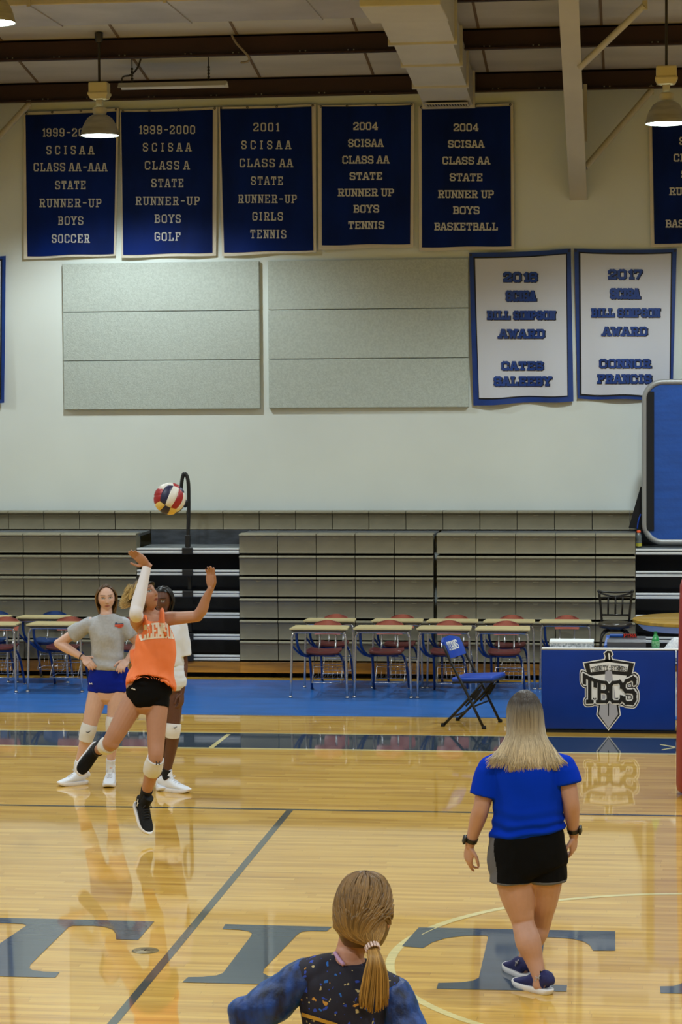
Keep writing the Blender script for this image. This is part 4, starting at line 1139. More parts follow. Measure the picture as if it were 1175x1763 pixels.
# ================================================================== PEOPLE
def rotmat(F, U):
    F = V(F).normalized(); X = F.cross(V(U)).normalized(); U2 = X.cross(F).normalized()
    return X, F, U2
def head_local(x, y, z):
    "unit sphere direction -> head shape (x to the right ear, y forward, z up), metres"
    X, Y, Z = .072 * x, .092 * y, .112 * z
    if z < 0:
        t = -z
        X *= 1 - .33 * t * t - .10 * t ** 4
        if y < 0: Y *= 1 - .50 * min(1, t * 1.3) ** 1.5
        else: Y *= 1 - .06 * t
    if y < 0 and z > -.2: Y *= 1.04
    fr = max(0, min(1, (y - .05) / .4))
    if fr > 0:
        def g(a, s): return math.exp(-(a / s) ** 2)
        nz = max(0, min(1, (.026 - Z) / .058)) * (1 / (1 + math.exp((-.036 - Z) / .0022)))
        Y += fr * .021 * g(X, .0105) * nz + fr * .006 * g(abs(X) - .010, .006) * g(Z + .031, .008)
        Y -= fr * .010 * g(abs(X) - .031, .015) * g(Z - .008, .012)
        Y += fr * .004 * g(Z - .030, .010) * g(X, .05)
        Y += fr * .006 * g(X, .022) * g(Z + .054, .0065) + fr * .006 * g(X, .018) * g(Z + .067, .006) - fr * .005 * g(X, .025) * g(Z + .0605, .0025)
        Y += fr * .008 * g(X, .020) * g(Z + .094, .013) + fr * .004 * g(abs(X) - .043, .018) * g(Z + .025, .02)
    return X, Y, Z
class Person:
    def __init__(self, label, foot, skin, lip, brow, eye=(40, 28, 22), s=1.0):
        self.t = thing('person', label, 'person', foot)
        self.b = MB(); self.skin = lin(skin); self.lip = lin(lip); self.brow = lin(brow); self.eye = lin(eye)
        self.head = None; self.s = s; self.nails = []
    def limb(self, rings, ref=(0, -1, 0), n=18, sub=5, mb=None, sq=2.0, rc=True):
        (mb or self.b).loft(rings, ref, n, sub, 0, True, sq, rc)
    def add_head(self, c, F, U, s=1.0, ears=True):
        X, F, U = rotmat(F, U); c = V(c); self.head = (c, X, F, U, s)
        nu, nv = 72, 54; rows = []
        for i in range(nv + 1):
            th = PI * min(max(i / nv, .004), .996); row = []
            for k in range(nu):
                ph = 2 * PI * k / nu
                a, b, d = head_local(math.sin(th) * math.cos(ph), math.sin(th) * math.sin(ph), math.cos(th))
                row.append(c + (X * a + F * b + U * d) * s)
            rows.append(row)
        b0 = self.b.quadgrid(rows, True)
        self.b.f.append(tuple(b0 + k for k in range(nu))); self.b.mi.append(0)
        e = b0 + nv * nu; self.b.f.append(tuple(e + k for k in range(nu))); self.b.mi.append(0)
        if ears:
            R = Matrix((X, F, U)).transposed()
            for sx in (-1, 1):
                self.b.ball(c + (X * (sx * .074) - F * .008 - U * .008) * s, (.010 * s, .018 * s, .031 * s), 12, 8, 0, R @ Matrix.Rotation(sx * .35, 3, 'Z'))
    def H(self, x, y, z):
        c, X, F, U, s = self.head
        return c + (X * x + F * y + U * z) * s
    def HS(self, az, el, k=1.0):
        "point on the skull enlarged by k: az 0 = front, +right ear, el up"
        x, y, z = math.sin(az) * math.cos(el), math.cos(az) * math.cos(el), math.sin(el)
        a, b, d = head_local(x, y, z) if k < 0 else (.074 * x, .094 * y, .112 * z)
        return self.H(a * abs(k), b * abs(k), d * abs(k))
    def hand(self, w, d, n, side, curl=.25, spread=.10, s=1.0, curls=None, thumb=.7, r0=.020):
        "w wrist, d towards the fingers, n out of the palm, side +1/-1: which way the thumb lies"
        d = V(d).normalized(); n = V(n) - d * V(n).dot(d); n.normalize(); sd = d.cross(n).normalized() * side
        w = V(w); b = self.b
        b.loft([(w - d * .03 * s, r0 * s, .017 * s), (w, r0 * s, .016 * s), (w + d * .028 * s, .033 * s, .0165 * s), (w + d * .06 * s, .040 * s, .0150 * s), (w + d * .088 * s, .039 * s, .0120 * s), (w + d * .098 * s, .034 * s, .009 * s)], n, 18, 4, 0, True, 2.6)
        for k, (off, L, r) in enumerate(((.029, .070, .0083), (.0098, .080, .0087), (-.0098, .074, .0083), (-.028, .057, .0073))):
            dd = (d + sd * (off * spread * 60 * .1)).normalized()
            p = w + d * .088 * s + sd * (off * s); pts = [p - dd * .012 * s, p]
            c_ = curls[k] if curls else curl
            ax = dd.cross(n).normalized(); cur = dd.copy()
            for seg, fr in enumerate((.44, .31, .25)):
                cur = Matrix.Rotation(c_ * (1.0, 1.25, .8)[seg], 3, ax) @ cur
                p = p + cur * (L * fr * s); pts.append(p.copy())
            b.tube(pts, [r * s * q for q in (1.0, 1.0, .98, .92, .80)], 10, 3)
            b.ball(pts[-1], r * s * .80, 10, 6)
            self.nails.append((pts[-1] - n * r * s * .6, .0075 * s))
        th = w + d * .022 * s + sd * .026 * s
        t1 = th + (d * .55 + sd * thumb + n * .25).normalized() * .040 * s
        t2 = t1 + (d * .85 + sd * .35 * thumb + n * .25).normalized() * .032 * s
        t3 = t2 + (d * .95 + sd * .10 + n * .30).normalized() * .024 * s
        b.tube([th - d * .01 * s, th, t1, t2, t3], [.014 * s, .0135 * s, .0105 * s, .0092 * s, .0078 * s], 10, 3); b.ball(t3, .0078 * s, 10, 6)
        self.nails.append((t3, .007 * s))
    def finish(self, voxel=.0046, extra=None):
        o = remeshed('body', self.b, voxel, 2, SKIN, self.t)
        me = o.data; base = root_loc(self.t)
        at_ = me.color_attributes.new('tint', 'FLOAT_COLOR', 'POINT')
        cols = []
        for v in me.vertices:
            p = v.co + base
            nse = 1 + .05 * noise.noise(p * 18) + .03 * noise.noise(p * 60)
            c = [self.skin[0] * nse, self.skin[1] * nse, self.skin[2] * nse]
            if self.head:
                hc, X, F, U, s = self.head; q = (p - hc) / s
                if q.length < .15:
                    x, y, z = q.dot(X), q.dot(F), q.dot(U); ax = abs(x)
                    if y > .03 and z > -.115:
                        def mixc(col, f):
                            for k in range(3): c[k] = c[k] * (1 - f) + col[k] * f
                        def sm(e, w=.25): return max(0, min(1, (1 - e) / w))
                        # cheek blush; shade of sockets, mouth line and nostrils painted into the tint
                        mixc((c[0] * 1.02, c[1] * .84, c[2] * .80), .5 * sm(((ax - .042) / .022) ** 2 + ((z + .028) / .02) ** 2, 1))
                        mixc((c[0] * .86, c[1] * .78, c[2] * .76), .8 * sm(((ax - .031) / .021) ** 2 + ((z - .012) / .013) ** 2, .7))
                        e = ((ax - .031) / .0150) ** 2 + ((z - .008) / .0074) ** 2
                        if e < 1.9: mixc((.012, .009, .008), .85 * sm(e / 1.9, .2) * (1 if z > .007 else .5))
                        if e < 1: mixc((.50, .47, .45), sm(e, .3))
                        mixc(self.eye[:3], sm(((ax - .031) ** 2 + (z - .009) ** 2) / .0064 ** 2, .3))
                        zb = .0315 - .10 * max(0, ax - .034) + .05 * (ax - .03)
                        if .010 < ax < .052: mixc(self.brow[:3], .9 * sm(((z - zb) / .0036) ** 2, .7))
                        mixc(self.lip[:3], .9 * sm((x / .025) ** 2 + ((z + .0605) / .0115) ** 2, .45))
                        mixc((.06, .02, .02), .8 * sm((x / .023) ** 2 + ((z + .0605) / .0022) ** 2, .6))
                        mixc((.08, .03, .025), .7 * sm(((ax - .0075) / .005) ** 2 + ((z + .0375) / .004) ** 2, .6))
            for np_, r in self.nails:
                if (p - np_).length < r:
                    c = [c[0] * 1.05, c[1] * .86, c[2] * .85]; break
            cols += [c[0], c[1], c[2], 1]
        at_.data.foreach_set('color', cols)
        self.body = o
        return o
    def part(self, name, mb, m, voxel=None, smooth_it=3, disp=None, parent=None, **k):
        if voxel: return remeshed(name, mb, voxel, smooth_it, m, parent or self.t, disp)
        return obj(name, mb, m, parent or self.t, smooth=True, **k)

def strands(paths, r, nseg=10, n=5):
    "hair: tapered strands along control points; colour attribute: x along the strand, y random"
    mb = MB(); col = []
    for pts in paths:
        sub = max(2, nseg // (len(pts) - 1))
        q = catmull([tuple(p) for p in pts], sub)
        L = len(q); rr = [r * (1.0 - .75 * (i / (L - 1)) ** 3) * (.8 if i == 0 else 1) for i in range(L)]
        mb.tube([V(p) for p in q], rr, n)
        rnd = random.random()
        for i in range(L): col += [(i / (L - 1), rnd)] * n
    mb.col = col
    return mb
def hair_obj(name, mb, m, parent, extra=None):
    me = mb.mesh(name)
    a = me.color_attributes.new('strand', 'FLOAT_COLOR', 'POINT')
    a.data.foreach_set('color', [c for x, y in mb.col for c in (x, y, 0, 1)])
    me.materials.append(m)
    me.polygons.foreach_set('use_smooth', [True] * len(me.polygons))
    o = bpy.data.objects.new(name, me); COL.objects.link(o); o.parent = parent
    me.transform(Matrix.Translation(-root_loc(parent)))
    return o
def add_cap(mb, pr, keep, k=1.06, a=.0, rnd=.5, nu=48, nv=36):
    "scalp layer of hair: the skull enlarged by k where keep(az, el) holds"
    base = len(mb.v); idx = {}
    for i in range(nv + 1):
        for j in range(nu):
            el = PI / 2 - PI * min(max(i / nv, .01), .99); az = 2 * PI * j / nu - PI
            idx[i, j] = len(mb.v); mb.v.append(tuple(pr.HS(az, el, k))); mb.col.append((a, .35 + .3 * noise.noise(V((az * 9, el * 1.5, 0)))))
    for i in range(nv):
        for j in range(nu):
            el = PI / 2 - PI * (i + .5) / nv; az = 2 * PI * (j + .5) / nu - PI
            if keep(az, el):
                j2 = (j + 1) % nu
                mb.f.append((idx[i, j], idx[i, j2], idx[i + 1, j2], idx[i + 1, j])); mb.mi.append(0)

def shoe(pr, ank, d, u, L=.265, up_m=None, sole_m=None, lace_m=None, high=.05, name='shoe', w=1.0, mark=None):
    "a trainer: ank the ankle joint, d towards the toe, u up the shin side of the shoe"
    d = V(d).normalized(); u = V(u) - d * V(u).dot(d); u.normalize(); x = d.cross(u)
    ank = V(ank); k = L / .265
    def W(y, h, zx=0): return ank + d * (y * k) + u * h + x * zx
    b = MB()
    sec = [(-.072, .016, -.068, -.030), (-.066, .029, -.076, .004), (-.045, .036, -.078, .022), (-.01, .039, -.078, .020), (.03, .042, -.078, .004), (.07, .046, -.078, -.020), (.11, .048, -.078, -.036), (.15, .044, -.078, -.048), (.178, .032, -.076, -.056), (.190, .014, -.074, -.062)]
    b.loft([(W(y, (z0 + z1) / 2), hw * w, (z1 - z0) / 2) for y, hw, z0, z1 in sec], u, 20, 4, 0, True, 2.5)
    if high:
        b.loft([(W(.0, -.03), .036 * w, .046), (W(-.006, .01), .036 * w, .044), (W(-.008, .02 + high * .5), .036 * w, .041), (W(-.010, .02 + high), .038 * w, .043)], d, 20, 3)
    o = pr.part(name, b, up_m, voxel=.005, smooth_it=3)
    b = MB()
    outl = []
    for y, hw in ((-.078, .0), (-.074, .020), (-.058, .034), (-.02, .039), (.03, .042), (.07, .047), (.11, .050), (.15, .046), (.18, .034), (.196, .012), (.198, 0)): outl.append((y, hw))
    ring = [(y, hw) for y, hw in outl] + [(y, -hw) for y, hw in outl[-2:0:-1]]
    rows = []
    for z, g in ((-.098, .94), (-.094, 1.0), (-.074, 1.04), (-.068, .99)):
        rows.append([W(.06 + (y - .06) * g, z + (.012 * max(0, (y - .13) / .06) ** 2 if z < -.08 else .008 * max(0, (y - .14) / .05)), hw * g * w) for y, hw in ring])
    b.quadgrid(rows, True); b.poly(rows[0]); b.poly(rows[-1])
    obj('sole', b, sole_m, o, smooth=True, angle=50)
    if lace_m:
        b = MB()
        for i in range(5):
            y = .025 + .017 * i; z = .010 - (y - .02) * .52
            b.tube([W(y, z - .008, -.026), W(y + .004, z + .008, 0), W(y, z - .008, .026)], .0030, 6, 3)
        y, z = .02, .014
        for s_ in (-1, 1): b.tube([W(y, z, 0), W(y + .012, z + .016, s_ * .02), W(y + .02, z + .002, s_ * .034), W(y + .008, z - .004, s_ * .014)], .0028, 6, 3)
        obj('laces', b, lace_m, o, smooth=True)
    if mark:
        b = MB()
        for s_ in (-1, 1):
            for a, c_, g in ((-.038, .0, 1), (-.008, -.020, 1)):
                pass
            b.tube([W(-.044, .004, s_ * .0400 * w), W(-.036, -.006, s_ * .0415 * w), W(-.038, -.018, s_ * .0415 * w)], .0035, 6, 2)
            b.tube([W(-.016, -.006, s_ * .0425 * w), W(-.020, -.020, s_ * .0425 * w), W(-.010, -.034, s_ * .043 * w)], .0035, 6, 2)
            b.tube([W(-.037, -.007, s_ * .0415 * w), W(-.018, -.019, s_ * .0425 * w)], .003, 6, 2)
        obj('emblem', b, mark, o, smooth=True)
    return o
def folds(amp, fx=(10, 10, 22), seed=0, extra=None):
    def f(p, n):
        q = V((p.x * fx[0] + seed, p.y * fx[1], p.z * fx[2]))
        return amp * noise.noise(q) + amp * .5 * noise.noise(q * 2.1) + (extra(p, n) if extra else 0)
    return f
def project_text(pr, target, txt, o, uax, vax, nax, wd_, ht, wid, m, arch=0.0, name='lettering', gap=1.5, off=.003, reach=.25):
    "lettering laid on a garment"
    me = target.data; base = root_loc(pr.t)
    bvh = BVHTree.FromPolygons([v.co for v in me.vertices], [tuple(p.vertices) for p in me.polygons])
    L, w = text_strokes(txt, gap)
    kk = wd_ / w / ht
    L = [[(a * kk, c) for a, c in ln] for ln in L]
    uax, vax, nax = V(uax).normalized(), V(vax).normalized(), V(nax).normalized()
    def fn(u, v):
        x = u / kk / w - .5
        p = V(o) + uax * (x * wd_) + vax * ((v - .5) * ht + arch * (1 - (2 * x) ** 2)) - base
        h = bvh.ray_cast(p + nax * reach, -nax, reach * 2)
        return (h[0] + h[1] * off) + base if h[0] else None
    b = MB(); stroke_mesh(b, L, wid, fn, div=3)
    return obj(name, b, m, pr.t, fixn=False)
def kneepad(pr, a, b_, ra, rb, m, bulge=None, ref=(0, -1, 0), logo=None, nm='knee_pad'):
    a, b_ = V(a), V(b_)
    mb = MB(); mid = (a + b_) / 2; d = bulge or V((0, 0, 0))
    mb.loft([(a, ra, ra), (a.lerp(b_, .2) + d * .4, ra * 1.05, ra * 1.05), (mid + d, (ra + rb) / 2 * 1.08, (ra + rb) / 2 * 1.08), (a.lerp(b_, .8) + d * .4, rb * 1.05, rb * 1.05), (b_, rb, rb)], ref, 24, 5)
    o = pr.part(nm, mb, m)
    if logo:
        c, ux, vx, s_ = logo
        L = MB(); L.tube([c - ux * s_, c - ux * s_ * .5 + vx * s_ * -.35, c + ux * s_ * .2 + vx * s_ * -.2, c + ux * s_ + vx * s_ * .4], [.0018, .004, .004, .0012], 6, 3)
        obj('emblem', L, M_ink, o, smooth=True)
    return o
M_ink = mat('ink_black', (18, 18, 20), rough=.6)
M_shoeW = mat('shoe_white', (220, 226, 238), rough=.6, bump=.1, bscale=80)
M_soleW = mat('sole_white', (226, 226, 232), rough=.5)
M_shoeK = mat('shoe_black', (10, 10, 12), rough=.7, spec=.25, bump=.2, bscale=120)
M_padW = mat('pad_white', (216, 218, 222), rough=.85, bump=.12, bscale=40)
M_sockW = mat('sock_white', (218, 222, 230), rough=.9, bump=.2, bscale=90)
M_sockK = mat('sock_black', (9, 9, 10), rough=.9)

# ------------------------------------------------------------------ player in the orange shirt, leaping
Y0 = 15.7
J = Person('leaping player in orange sleeveless shirt and black shorts, arms raised to the ball', V((-3.30, Y0, 0)), (176, 130, 106), (146, 80, 72), (70, 50, 34))
a = lambda x, y, dy=0.0: at(x, y, Y0 + dy)
FJ = V((.42, -.90, 0)).normalized()
hipL, kneeL, ankL = a(271, 1188, .02), a(268, 1304, -.08), a(250, 1372, .10)       # her left leg, reaching down
hipR, kneeR, ankR = a(242, 1186, .0), a(189, 1282, -.10), a(170, 1291, .27)        # her right leg, folded back
J.limb([(hipL + V((0, 0, .06)), .080, .088), (hipL, .078, .086), (hipL.lerp(kneeL, .35), .074, .078), (hipL.lerp(kneeL, .75), .060, .062), (kneeL, .051, .055), (kneeL.lerp(ankL, .30) + V((.002, .012, 0)), .052, .057), (kneeL.lerp(ankL, .62), .043, .044), (ankL, .034, .037), (ankL + (ankL - kneeL).normalized() * .05, .034, .04)], FJ)
J.limb([(hipR + V((.01, 0, .06)), .080, .088), (hipR, .082, .088), (hipR.lerp(kneeR, .35), .079, .080), (hipR.lerp(kneeR, .75), .066, .066), (kneeR + V((0, .02, .012)), .056, .054)], FJ)
J.limb([(kneeR + V((.012, .02, .008)), .054, .052), (kneeR.lerp(ankR, .30) + V((0, 0, .0)), .052, .052), (kneeR.lerp(ankR, .65), .042, .043), (ankR, .035, .036)], (0, 0, 1))
# trunk
nk = a(254, 1058, .0)
J.limb([(a(257, 1206), .145, .10), (a(256, 1180), .155, .105), (a(262, 1150), .115, .088), (a(265, 1112), .114, .086), (a(266, 1086), .110, .080), (a(263, 1068), .09, .062), (a(257, 1058), .055, .05)], FJ, 24)
hc = a(249.5, 1026, -.02)
J.limb([(a(258, 1064, .02), .055, .055), (a(256.5, 1052), .046, .048), (a(253, 1038), .048, .05)], FJ)
HF, HU = V((.80, -.40, .46)), V((-.50, .10, .86))
J.add_head(hc, HF, HU, 1.0)
# her right arm (sleeved): shoulder, elbow towards the camera, wrist above
shR, elR, wrR = a(237, 1070, -.02), a(234, 1054, -.23), a(253, 977, -.16)
J.limb([(a(246, 1080, .02), .06, .055), (shR, .052, .052), (shR.lerp(elR, .5), .046, .046), (elR, .038, .038)], (0, 0, 1))
J.limb([(elR + V((0, .01, -.02)), .037, .037), (elR.lerp(wrR, .25), .039, .040), (elR.lerp(wrR, .6), .032, .033), (wrR, .022, .026), (wrR + (wrR - elR).normalized() * .02, .021, .024)], (1, 0, 0))
J.hand(a(254.5, 972, -.165), a(227, 950, -.20) - a(254.5, 972, -.165), (-.25, -.9, -.2), -1, curls=(-.05, .02, .06, .12), spread=.10, s=.93, thumb=.55)
# her left arm: bare, raised to the right
shL, elL, wrL = a(287, 1066, .03), a(341, 1061, .0), a(362, 1016, -.06)
J.limb([(a(272, 1076, .02), .055, .05), (shL, .050, .050), (shL.lerp(elL, .45), .043, .044), (elL, .036, .038)], (0, 0, 1))
J.limb([(elL + (elL - shL).normalized() * -.01, .036, .038), (elL.lerp(wrL, .28) + V((.006, 0, -.004)), .039, .038), (elL.lerp(wrL, .65), .031, .029), (wrL, .022, .026), (wrL + (wrL - elL).normalized() * .02, .022, .026)], (0, -1, 0))
J.hand(a(363, 1012, -.065), a(363.5, 976, -.09) - a(363, 1012, -.065), (-.35, -.85, .0), 1, curls=(.10, .16, .20, .26), spread=.16, s=.95, thumb=.35)
J.finish()
# shorts
M_jsh = mat('short_black', (5, 5, 6), rough=.8, spec=.15, bump=.06, bscale=12)
b = MB()
b.loft([(a(264, 1147), .112, .090), (a(262, 1160), .128, .098), (a(259, 1174), .150, .108), (a(257, 1190), .162, .115), (a(258, 1204), .150, .110), (a(262, 1215), .10, .09)], FJ, 28, 4)
b.loft([(hipL + V((-.01, 0, .015)), .082, .090), (hipL + V((.0, 0, -.03)), .087, .094), (hipL.lerp(kneeL, .26), .081, .086)], FJ, 24, 3)
b.loft([(hipR + V((.02, 0, .015)), .082, .090), (hipR + V((0, 0, -.01)), .088, .094), (hipR.lerp(kneeR, .13), .087, .090)], FJ, 24, 3)
J.part('shorts', b, M_jsh, .007, 4, folds(.003, (14, 14, 20)))
b = MB()
for dx, dz in ((0, 0), (3.6, 1.6)): b.tube([a(226.5 + dx, 1186 + dz, -.128), a(228 + dx, 1184.5 + dz, -.128), a(229.5 + dx, 1186.5 + dz, -.128)], .0030, 6, 2)
obj('emblem', b, M_wht, J.t, smooth=True)
# orange shirt: trunk with shoulder straps, side cut low
M_or = mat('jersey_orange', (240, 128, 74), rough=.75, bump=.15, bscale=14)
b = MB()
b.loft([(a(258.5, 1184, -.01), .178, .150), (a(259, 1179), .178, .148), (a(261, 1166), .165, .138), (a(264, 1148), .148, .124), (a(267, 1125), .142, .118), (a(268, 1103), .136, .112), (a(267.5, 1086), .112, .102), (a(266, 1074), .09, .088), (a(266, 1068), .072, .075)], FJ, 36, 5)
for p in ([a(255, 1098, -.09), a(251, 1078, -.085), a(248.5, 1066, -.04), a(250, 1066, .04), a(254, 1090, .09)], [a(283, 1094, -.07), a(280, 1074, -.075), a(278, 1058, -.02), a(277, 1056, .05), a(276, 1085, .10)]):
    b.loft([(q, .034, .014) for q in p], (0, -1, 0) if False else None, 14, 4)
b.loft([(a(228, 1118, .03), .02, .03), (a(231, 1136, .02), .03, .05), (a(240, 1150), .05, .07)], FJ, 14, 4)
def jf(p, n):
    z = p.z; hem = a(258, 1160).z
    t_ = max(0, min(1, (hem + .12 - z) / .2))
    u = (p.x - a(262, 1150).x) * 1.0
    return .010 * math.sin(38 * (p.x * .8 + (z - hem) * .9)) * t_ * .8 + .006 * noise.noise(V((p.x * 16, p.y * 10, (p.z + p.x * .8) * 9))) + .004 * noise.noise(V((p.x * 30, p.y * 20, p.z * 16)))
jshirt = J.part('shirt', b, M_or, .0065, 5, jf)
jb_ = root_loc(J.t)
for v in jshirt.data.vertices:
    p = v.co + jb_
    w_ = max(0, min(1, (a(258, 1150).z - p.z) / .11))
    u_ = (p.x - a(262, 1170).x) / .15
    v.co.z += w_ ** 1.3 * (.050 * max(0, 1 - u_ * u_) - .012 * (u_ < 0) * u_ * u_)
project_text(J, jshirt, 'CLEMSON', a(277, 1091, -.12), (.90, .42, .0), (.06, 0, 1), FJ, .235, .092, .13, mat('print_white', (236, 226, 214), rough=.7), arch=.018, reach=.2)
# collar opening showing skin is the neck itself; sleeve on the right forearm
M_slv = mat('arm_sleeve', (224, 224, 234), rough=.75, bump=.05, bscale=30)
b = MB()
e2 = elR + V((0, .035, -.035))
b.loft([(shR.lerp(elR, .62), .047, .047), (elR + V((0, -.004, -.010)), .045, .044), (elR.lerp(wrR, .12), .044, .045), (elR.lerp(wrR, .3), .043, .045), (elR.lerp(wrR, .62), .036, .037), (wrR + V((0, 0, .004)), .027, .030)], (1, 0, 0), 24, 5, 0, False)
J.part('arm_sleeve', b, M_slv)
# pads, socks, shoes
k0 = kneeL + (kneeL - ankL).normalized() * .02
kneepad(J, kneeL.lerp(hipL, -.02) , kneeL.lerp(ankL, .36), .059, .062, M_padW, V((0, -.004, 0)), FJ, None)
b = MB(); c = a(272, 1314, -.155)
b.tube([c + V((-.012, 0, .012)), c + V((-.008, -.001, 0)), c + V((-.012, 0, -.012))], .0036, 6, 2); b.tube([c + V((.012, 0, .012)), c + V((.008, -.001, 0)), c + V((.012, 0, -.012))], .0036, 6, 2); b.tube([c + V((-.009, 0, 0)), c + V((.009, 0, 0))], .004, 6)
obj('emblem', b, M_ink, J.t, smooth=True)
kneepad(J, kneeR.lerp(ankR, .10) + V((0, 0, .004)), kneeR.lerp(ankR, .42), .060, .056, M_padW, None, (0, 0, 1))
dL = (ankL - kneeL).normalized()
b = MB(); b.loft([(ankL - dL * .075, .043, .046), (ankL - dL * .03, .040, .043), (ankL + dL * .03, .040, .045)], FJ, 20, 4); J.part('sock', b, M_sockK)
shoe(J, a(249.5, 1385, .08), a(262, 1436, -.06) - a(244, 1387, .08), (.62, -.62, .50), .268, M_shoeK, M_soleW, M_ink, .055, mark=M_wht)
b = MB(); dR = (ankR - kneeR).normalized(); b.loft([(ankR - dR * .03, .041, .043), (ankR + dR * .03, .042, .044)], (0, 0, 1), 20, 4); J.part('sock', b, M_sockK)
shoe(J, a(166, 1293, .30), a(149, 1330, .22) - a(176, 1288, .33), (.55, -.80, .20), .262, M_shoeK, M_soleW, None, .03)
# hair: blond, headband, tail blown back to the left
M_hj = hair_mat('hair_blond_tail', (104, 80, 50), (218, 196, 140), 0.0, .7)
b = MB(); b.col = []
add_cap(b, J, lambda az, el: (el > .55 and abs(az) < 1.2) or (abs(az) > 1.25 and el > -.75 - .2 * (abs(az) - 1.2)), 1.055)
paths = []
for i in range(420):
    az = random.choice((-1, 1)) * random.uniform(.3, 3.1); el = random.uniform(.35, 1.35)
    p0 = J.HS(az * .6, min(1.45, el + .15), 1.06); p1 = J.HS(math.copysign(max(abs(az), 1.5), az), el * .6, 1.08); p2 = J.HS(math.copysign(2.7, az), .25, 1.12)
    paths.append([p0, p1, p2 + V((random.uniform(-.01, .01),) * 3)])
tailroot = J.HS(PI, .35, 1.12)
for i in range(620):
    s_ = random.random()
    tip = a(203 + 14 * abs(s_ - .8) + random.uniform(0, 14), 1016 + 31 * s_ + random.uniform(-2, 2), random.uniform(-.03, .08))
    st = J.HS(PI + .5 * (s_ - .5) + random.uniform(-.3, .3), .75 - .9 * s_ + random.uniform(-.15, .15), 1.07)
    mid = st.lerp(tip, .5) + V((.004, random.uniform(-.012, .012), .034 - .028 * s_ + random.uniform(-.005, .005)))
    paths.append([st, mid, tip])
m2 = strands(paths, .0017, 10); off = len(b.v); b.v += m2.v; b.f += [tuple(i + off for i in f) for f in m2.f]; b.mi += m2.mi; b.col += m2.col
hair_obj('hair', b, M_hj, J.t)
b = MB(); hb_ = [J.HS(az, .52 - .55 * abs(az) / PI, 1.10) for az in [-PI + 2 * PI * k / 32 for k in range(33)]]
b.loft([(p, .014, .004) for p in hb_], J.head[3], 8, 1, 0, False); J.part('headband', b, M_ink)

# ------------------------------------------------------------------ girl in the grey shirt, hands on hips
Y0 = 18.0
Gp = Person('girl in grey shirt and blue shorts standing with hands on hips', V((-4.25, Y0, 0)), (208, 170, 153), (176, 108, 104), (96, 72, 54))
FG = V((.10, -1, 0)).normalized()
hR, kR, nR = a(171, 1184), a(151, 1262, -.06), a(136, 1316, -.02)
hL, kL, nL = a(205, 1184), a(195, 1247, -.05), a(190.5, 1313, .0)
for h, k, n_ in ((hR, kR, nR), (hL, kL, nL)):
    Gp.limb([(h + V((0, 0, .06)), .080, .09), (h, .080, .086), (h.lerp(k, .4), .073, .077), (h.lerp(k, .8), .058, .060), (k, .050, .054), (k.lerp(n_, .3) + V((0, .015, 0)), .049, .055), (k.lerp(n_, .65) + V((0, .008, 0)), .040, .043), (n_, .031, .035), (n_ - V((0, 0, .04)), .033, .04)], FG)
Gp.limb([(a(188, 1192), .145, .10), (a(188, 1172), .165, .11), (a(187, 1150), .14, .10), (a(185, 1130), .122, .088), (a(184, 1100), .125, .092), (a(184, 1078), .13, .075), (a(183.5, 1066), .09, .055), (a(183, 1060), .05, .05)], FG, 24)
Gp.limb([(a(183, 1064, .02), .055, .055), (a(183, 1052, .01), .047, .048), (a(182.5, 1040, .02), .047, .05)], FG)
Gp.add_head(a(183, 1029, -.0), (.28, -.95, -.06), (-.06, .0, 1), .93)
sR, eR, wR = a(154, 1074), a(101, 1108, .04), a(144, 1133, -.06)
sL, eL, wL = a(212, 1074), a(240, 1110, .06), a(219, 1137, -.05)
for s_, e_, w_, hip, sd in ((sR, eR, wR, a(158, 1142, -.10), 1), (sL, eL, wL, a(212, 1143, -.10), -1)):
    Gp.limb([(s_.lerp(e_, -.05), .046, .046), (s_.lerp(e_, .1), .047, .048), (s_.lerp(e_, .45), .042, .045), (e_, .036, .038)], (0, -1, 0))
    Gp.limb([(e_ + (e_ - w_).normalized() * .004, .035, .037), (e_.lerp(w_, .25), .039, .040), (e_.lerp(w_, .65), .031, .031), (w_, .023, .026), (w_ + (w_ - e_).normalized() * .02, .022, .025)], (0, -1, 0))
    Gp.hand(w_, (hip - w_) + V((0, -.03, -.01)), (0, .8, -.5), sd, curls=(.35, .45, .5, .55), s=.92, thumb=.8)
Gp.finish()
# t-shirt
M_gs = mat('shirt_grey', (172, 175, 181), rough=.9, var=.05, scale=(60, 60, 60), bump=.12, bscale=18)
b = MB()
b.loft([(a(185.5, 1151, -.01), .128, .108), (a(185.5, 1147, -.01), .132, .112), (a(185.5, 1134), .130, .108), (a(185.5, 1115), .128, .106), (a(185, 1096), .138, .114), (a(184.5, 1080), .150, .100), (a(184, 1068), .135, .076), (a(183.5, 1062), .098, .064), (a(183, 1057.5), .062, .058)], FG, 36, 5)
for s_, e_ in ((sR, eR), (sL, eL)):
    b.ball(s_, .055, 16, 10); b.loft([(s_.lerp(e_, -.1), .050, .055), (s_.lerp(e_, .05), .056, .062), (s_.lerp(e_, .3), .064, .064), (s_.lerp(e_, .56), .070, .066)], (0, -1, 0), 24, 4)
for s_ in (sR, sL): b.loft([(a(183.5, 1064.5), .045, .055), (a(183.5, 1066).lerp(s_, .55), .047, .058), (s_, .053, .060)], FG, 20, 3)
gz = a(185, 1140).z
gsh = Gp.part('shirt', b, M_gs, .0065, 5, folds(.007, (13, 9, 9), 3, lambda p, n: .006 * math.sin(70 * (p.z - gz) + 16 * p.x) * max(0, min(1, (gz + .10 - p.z) / .12))))
M_bluesh = mat('short_blue', (2, 30, 146), rough=.7, spec=.15, bump=.06, bscale=12)
b = MB()
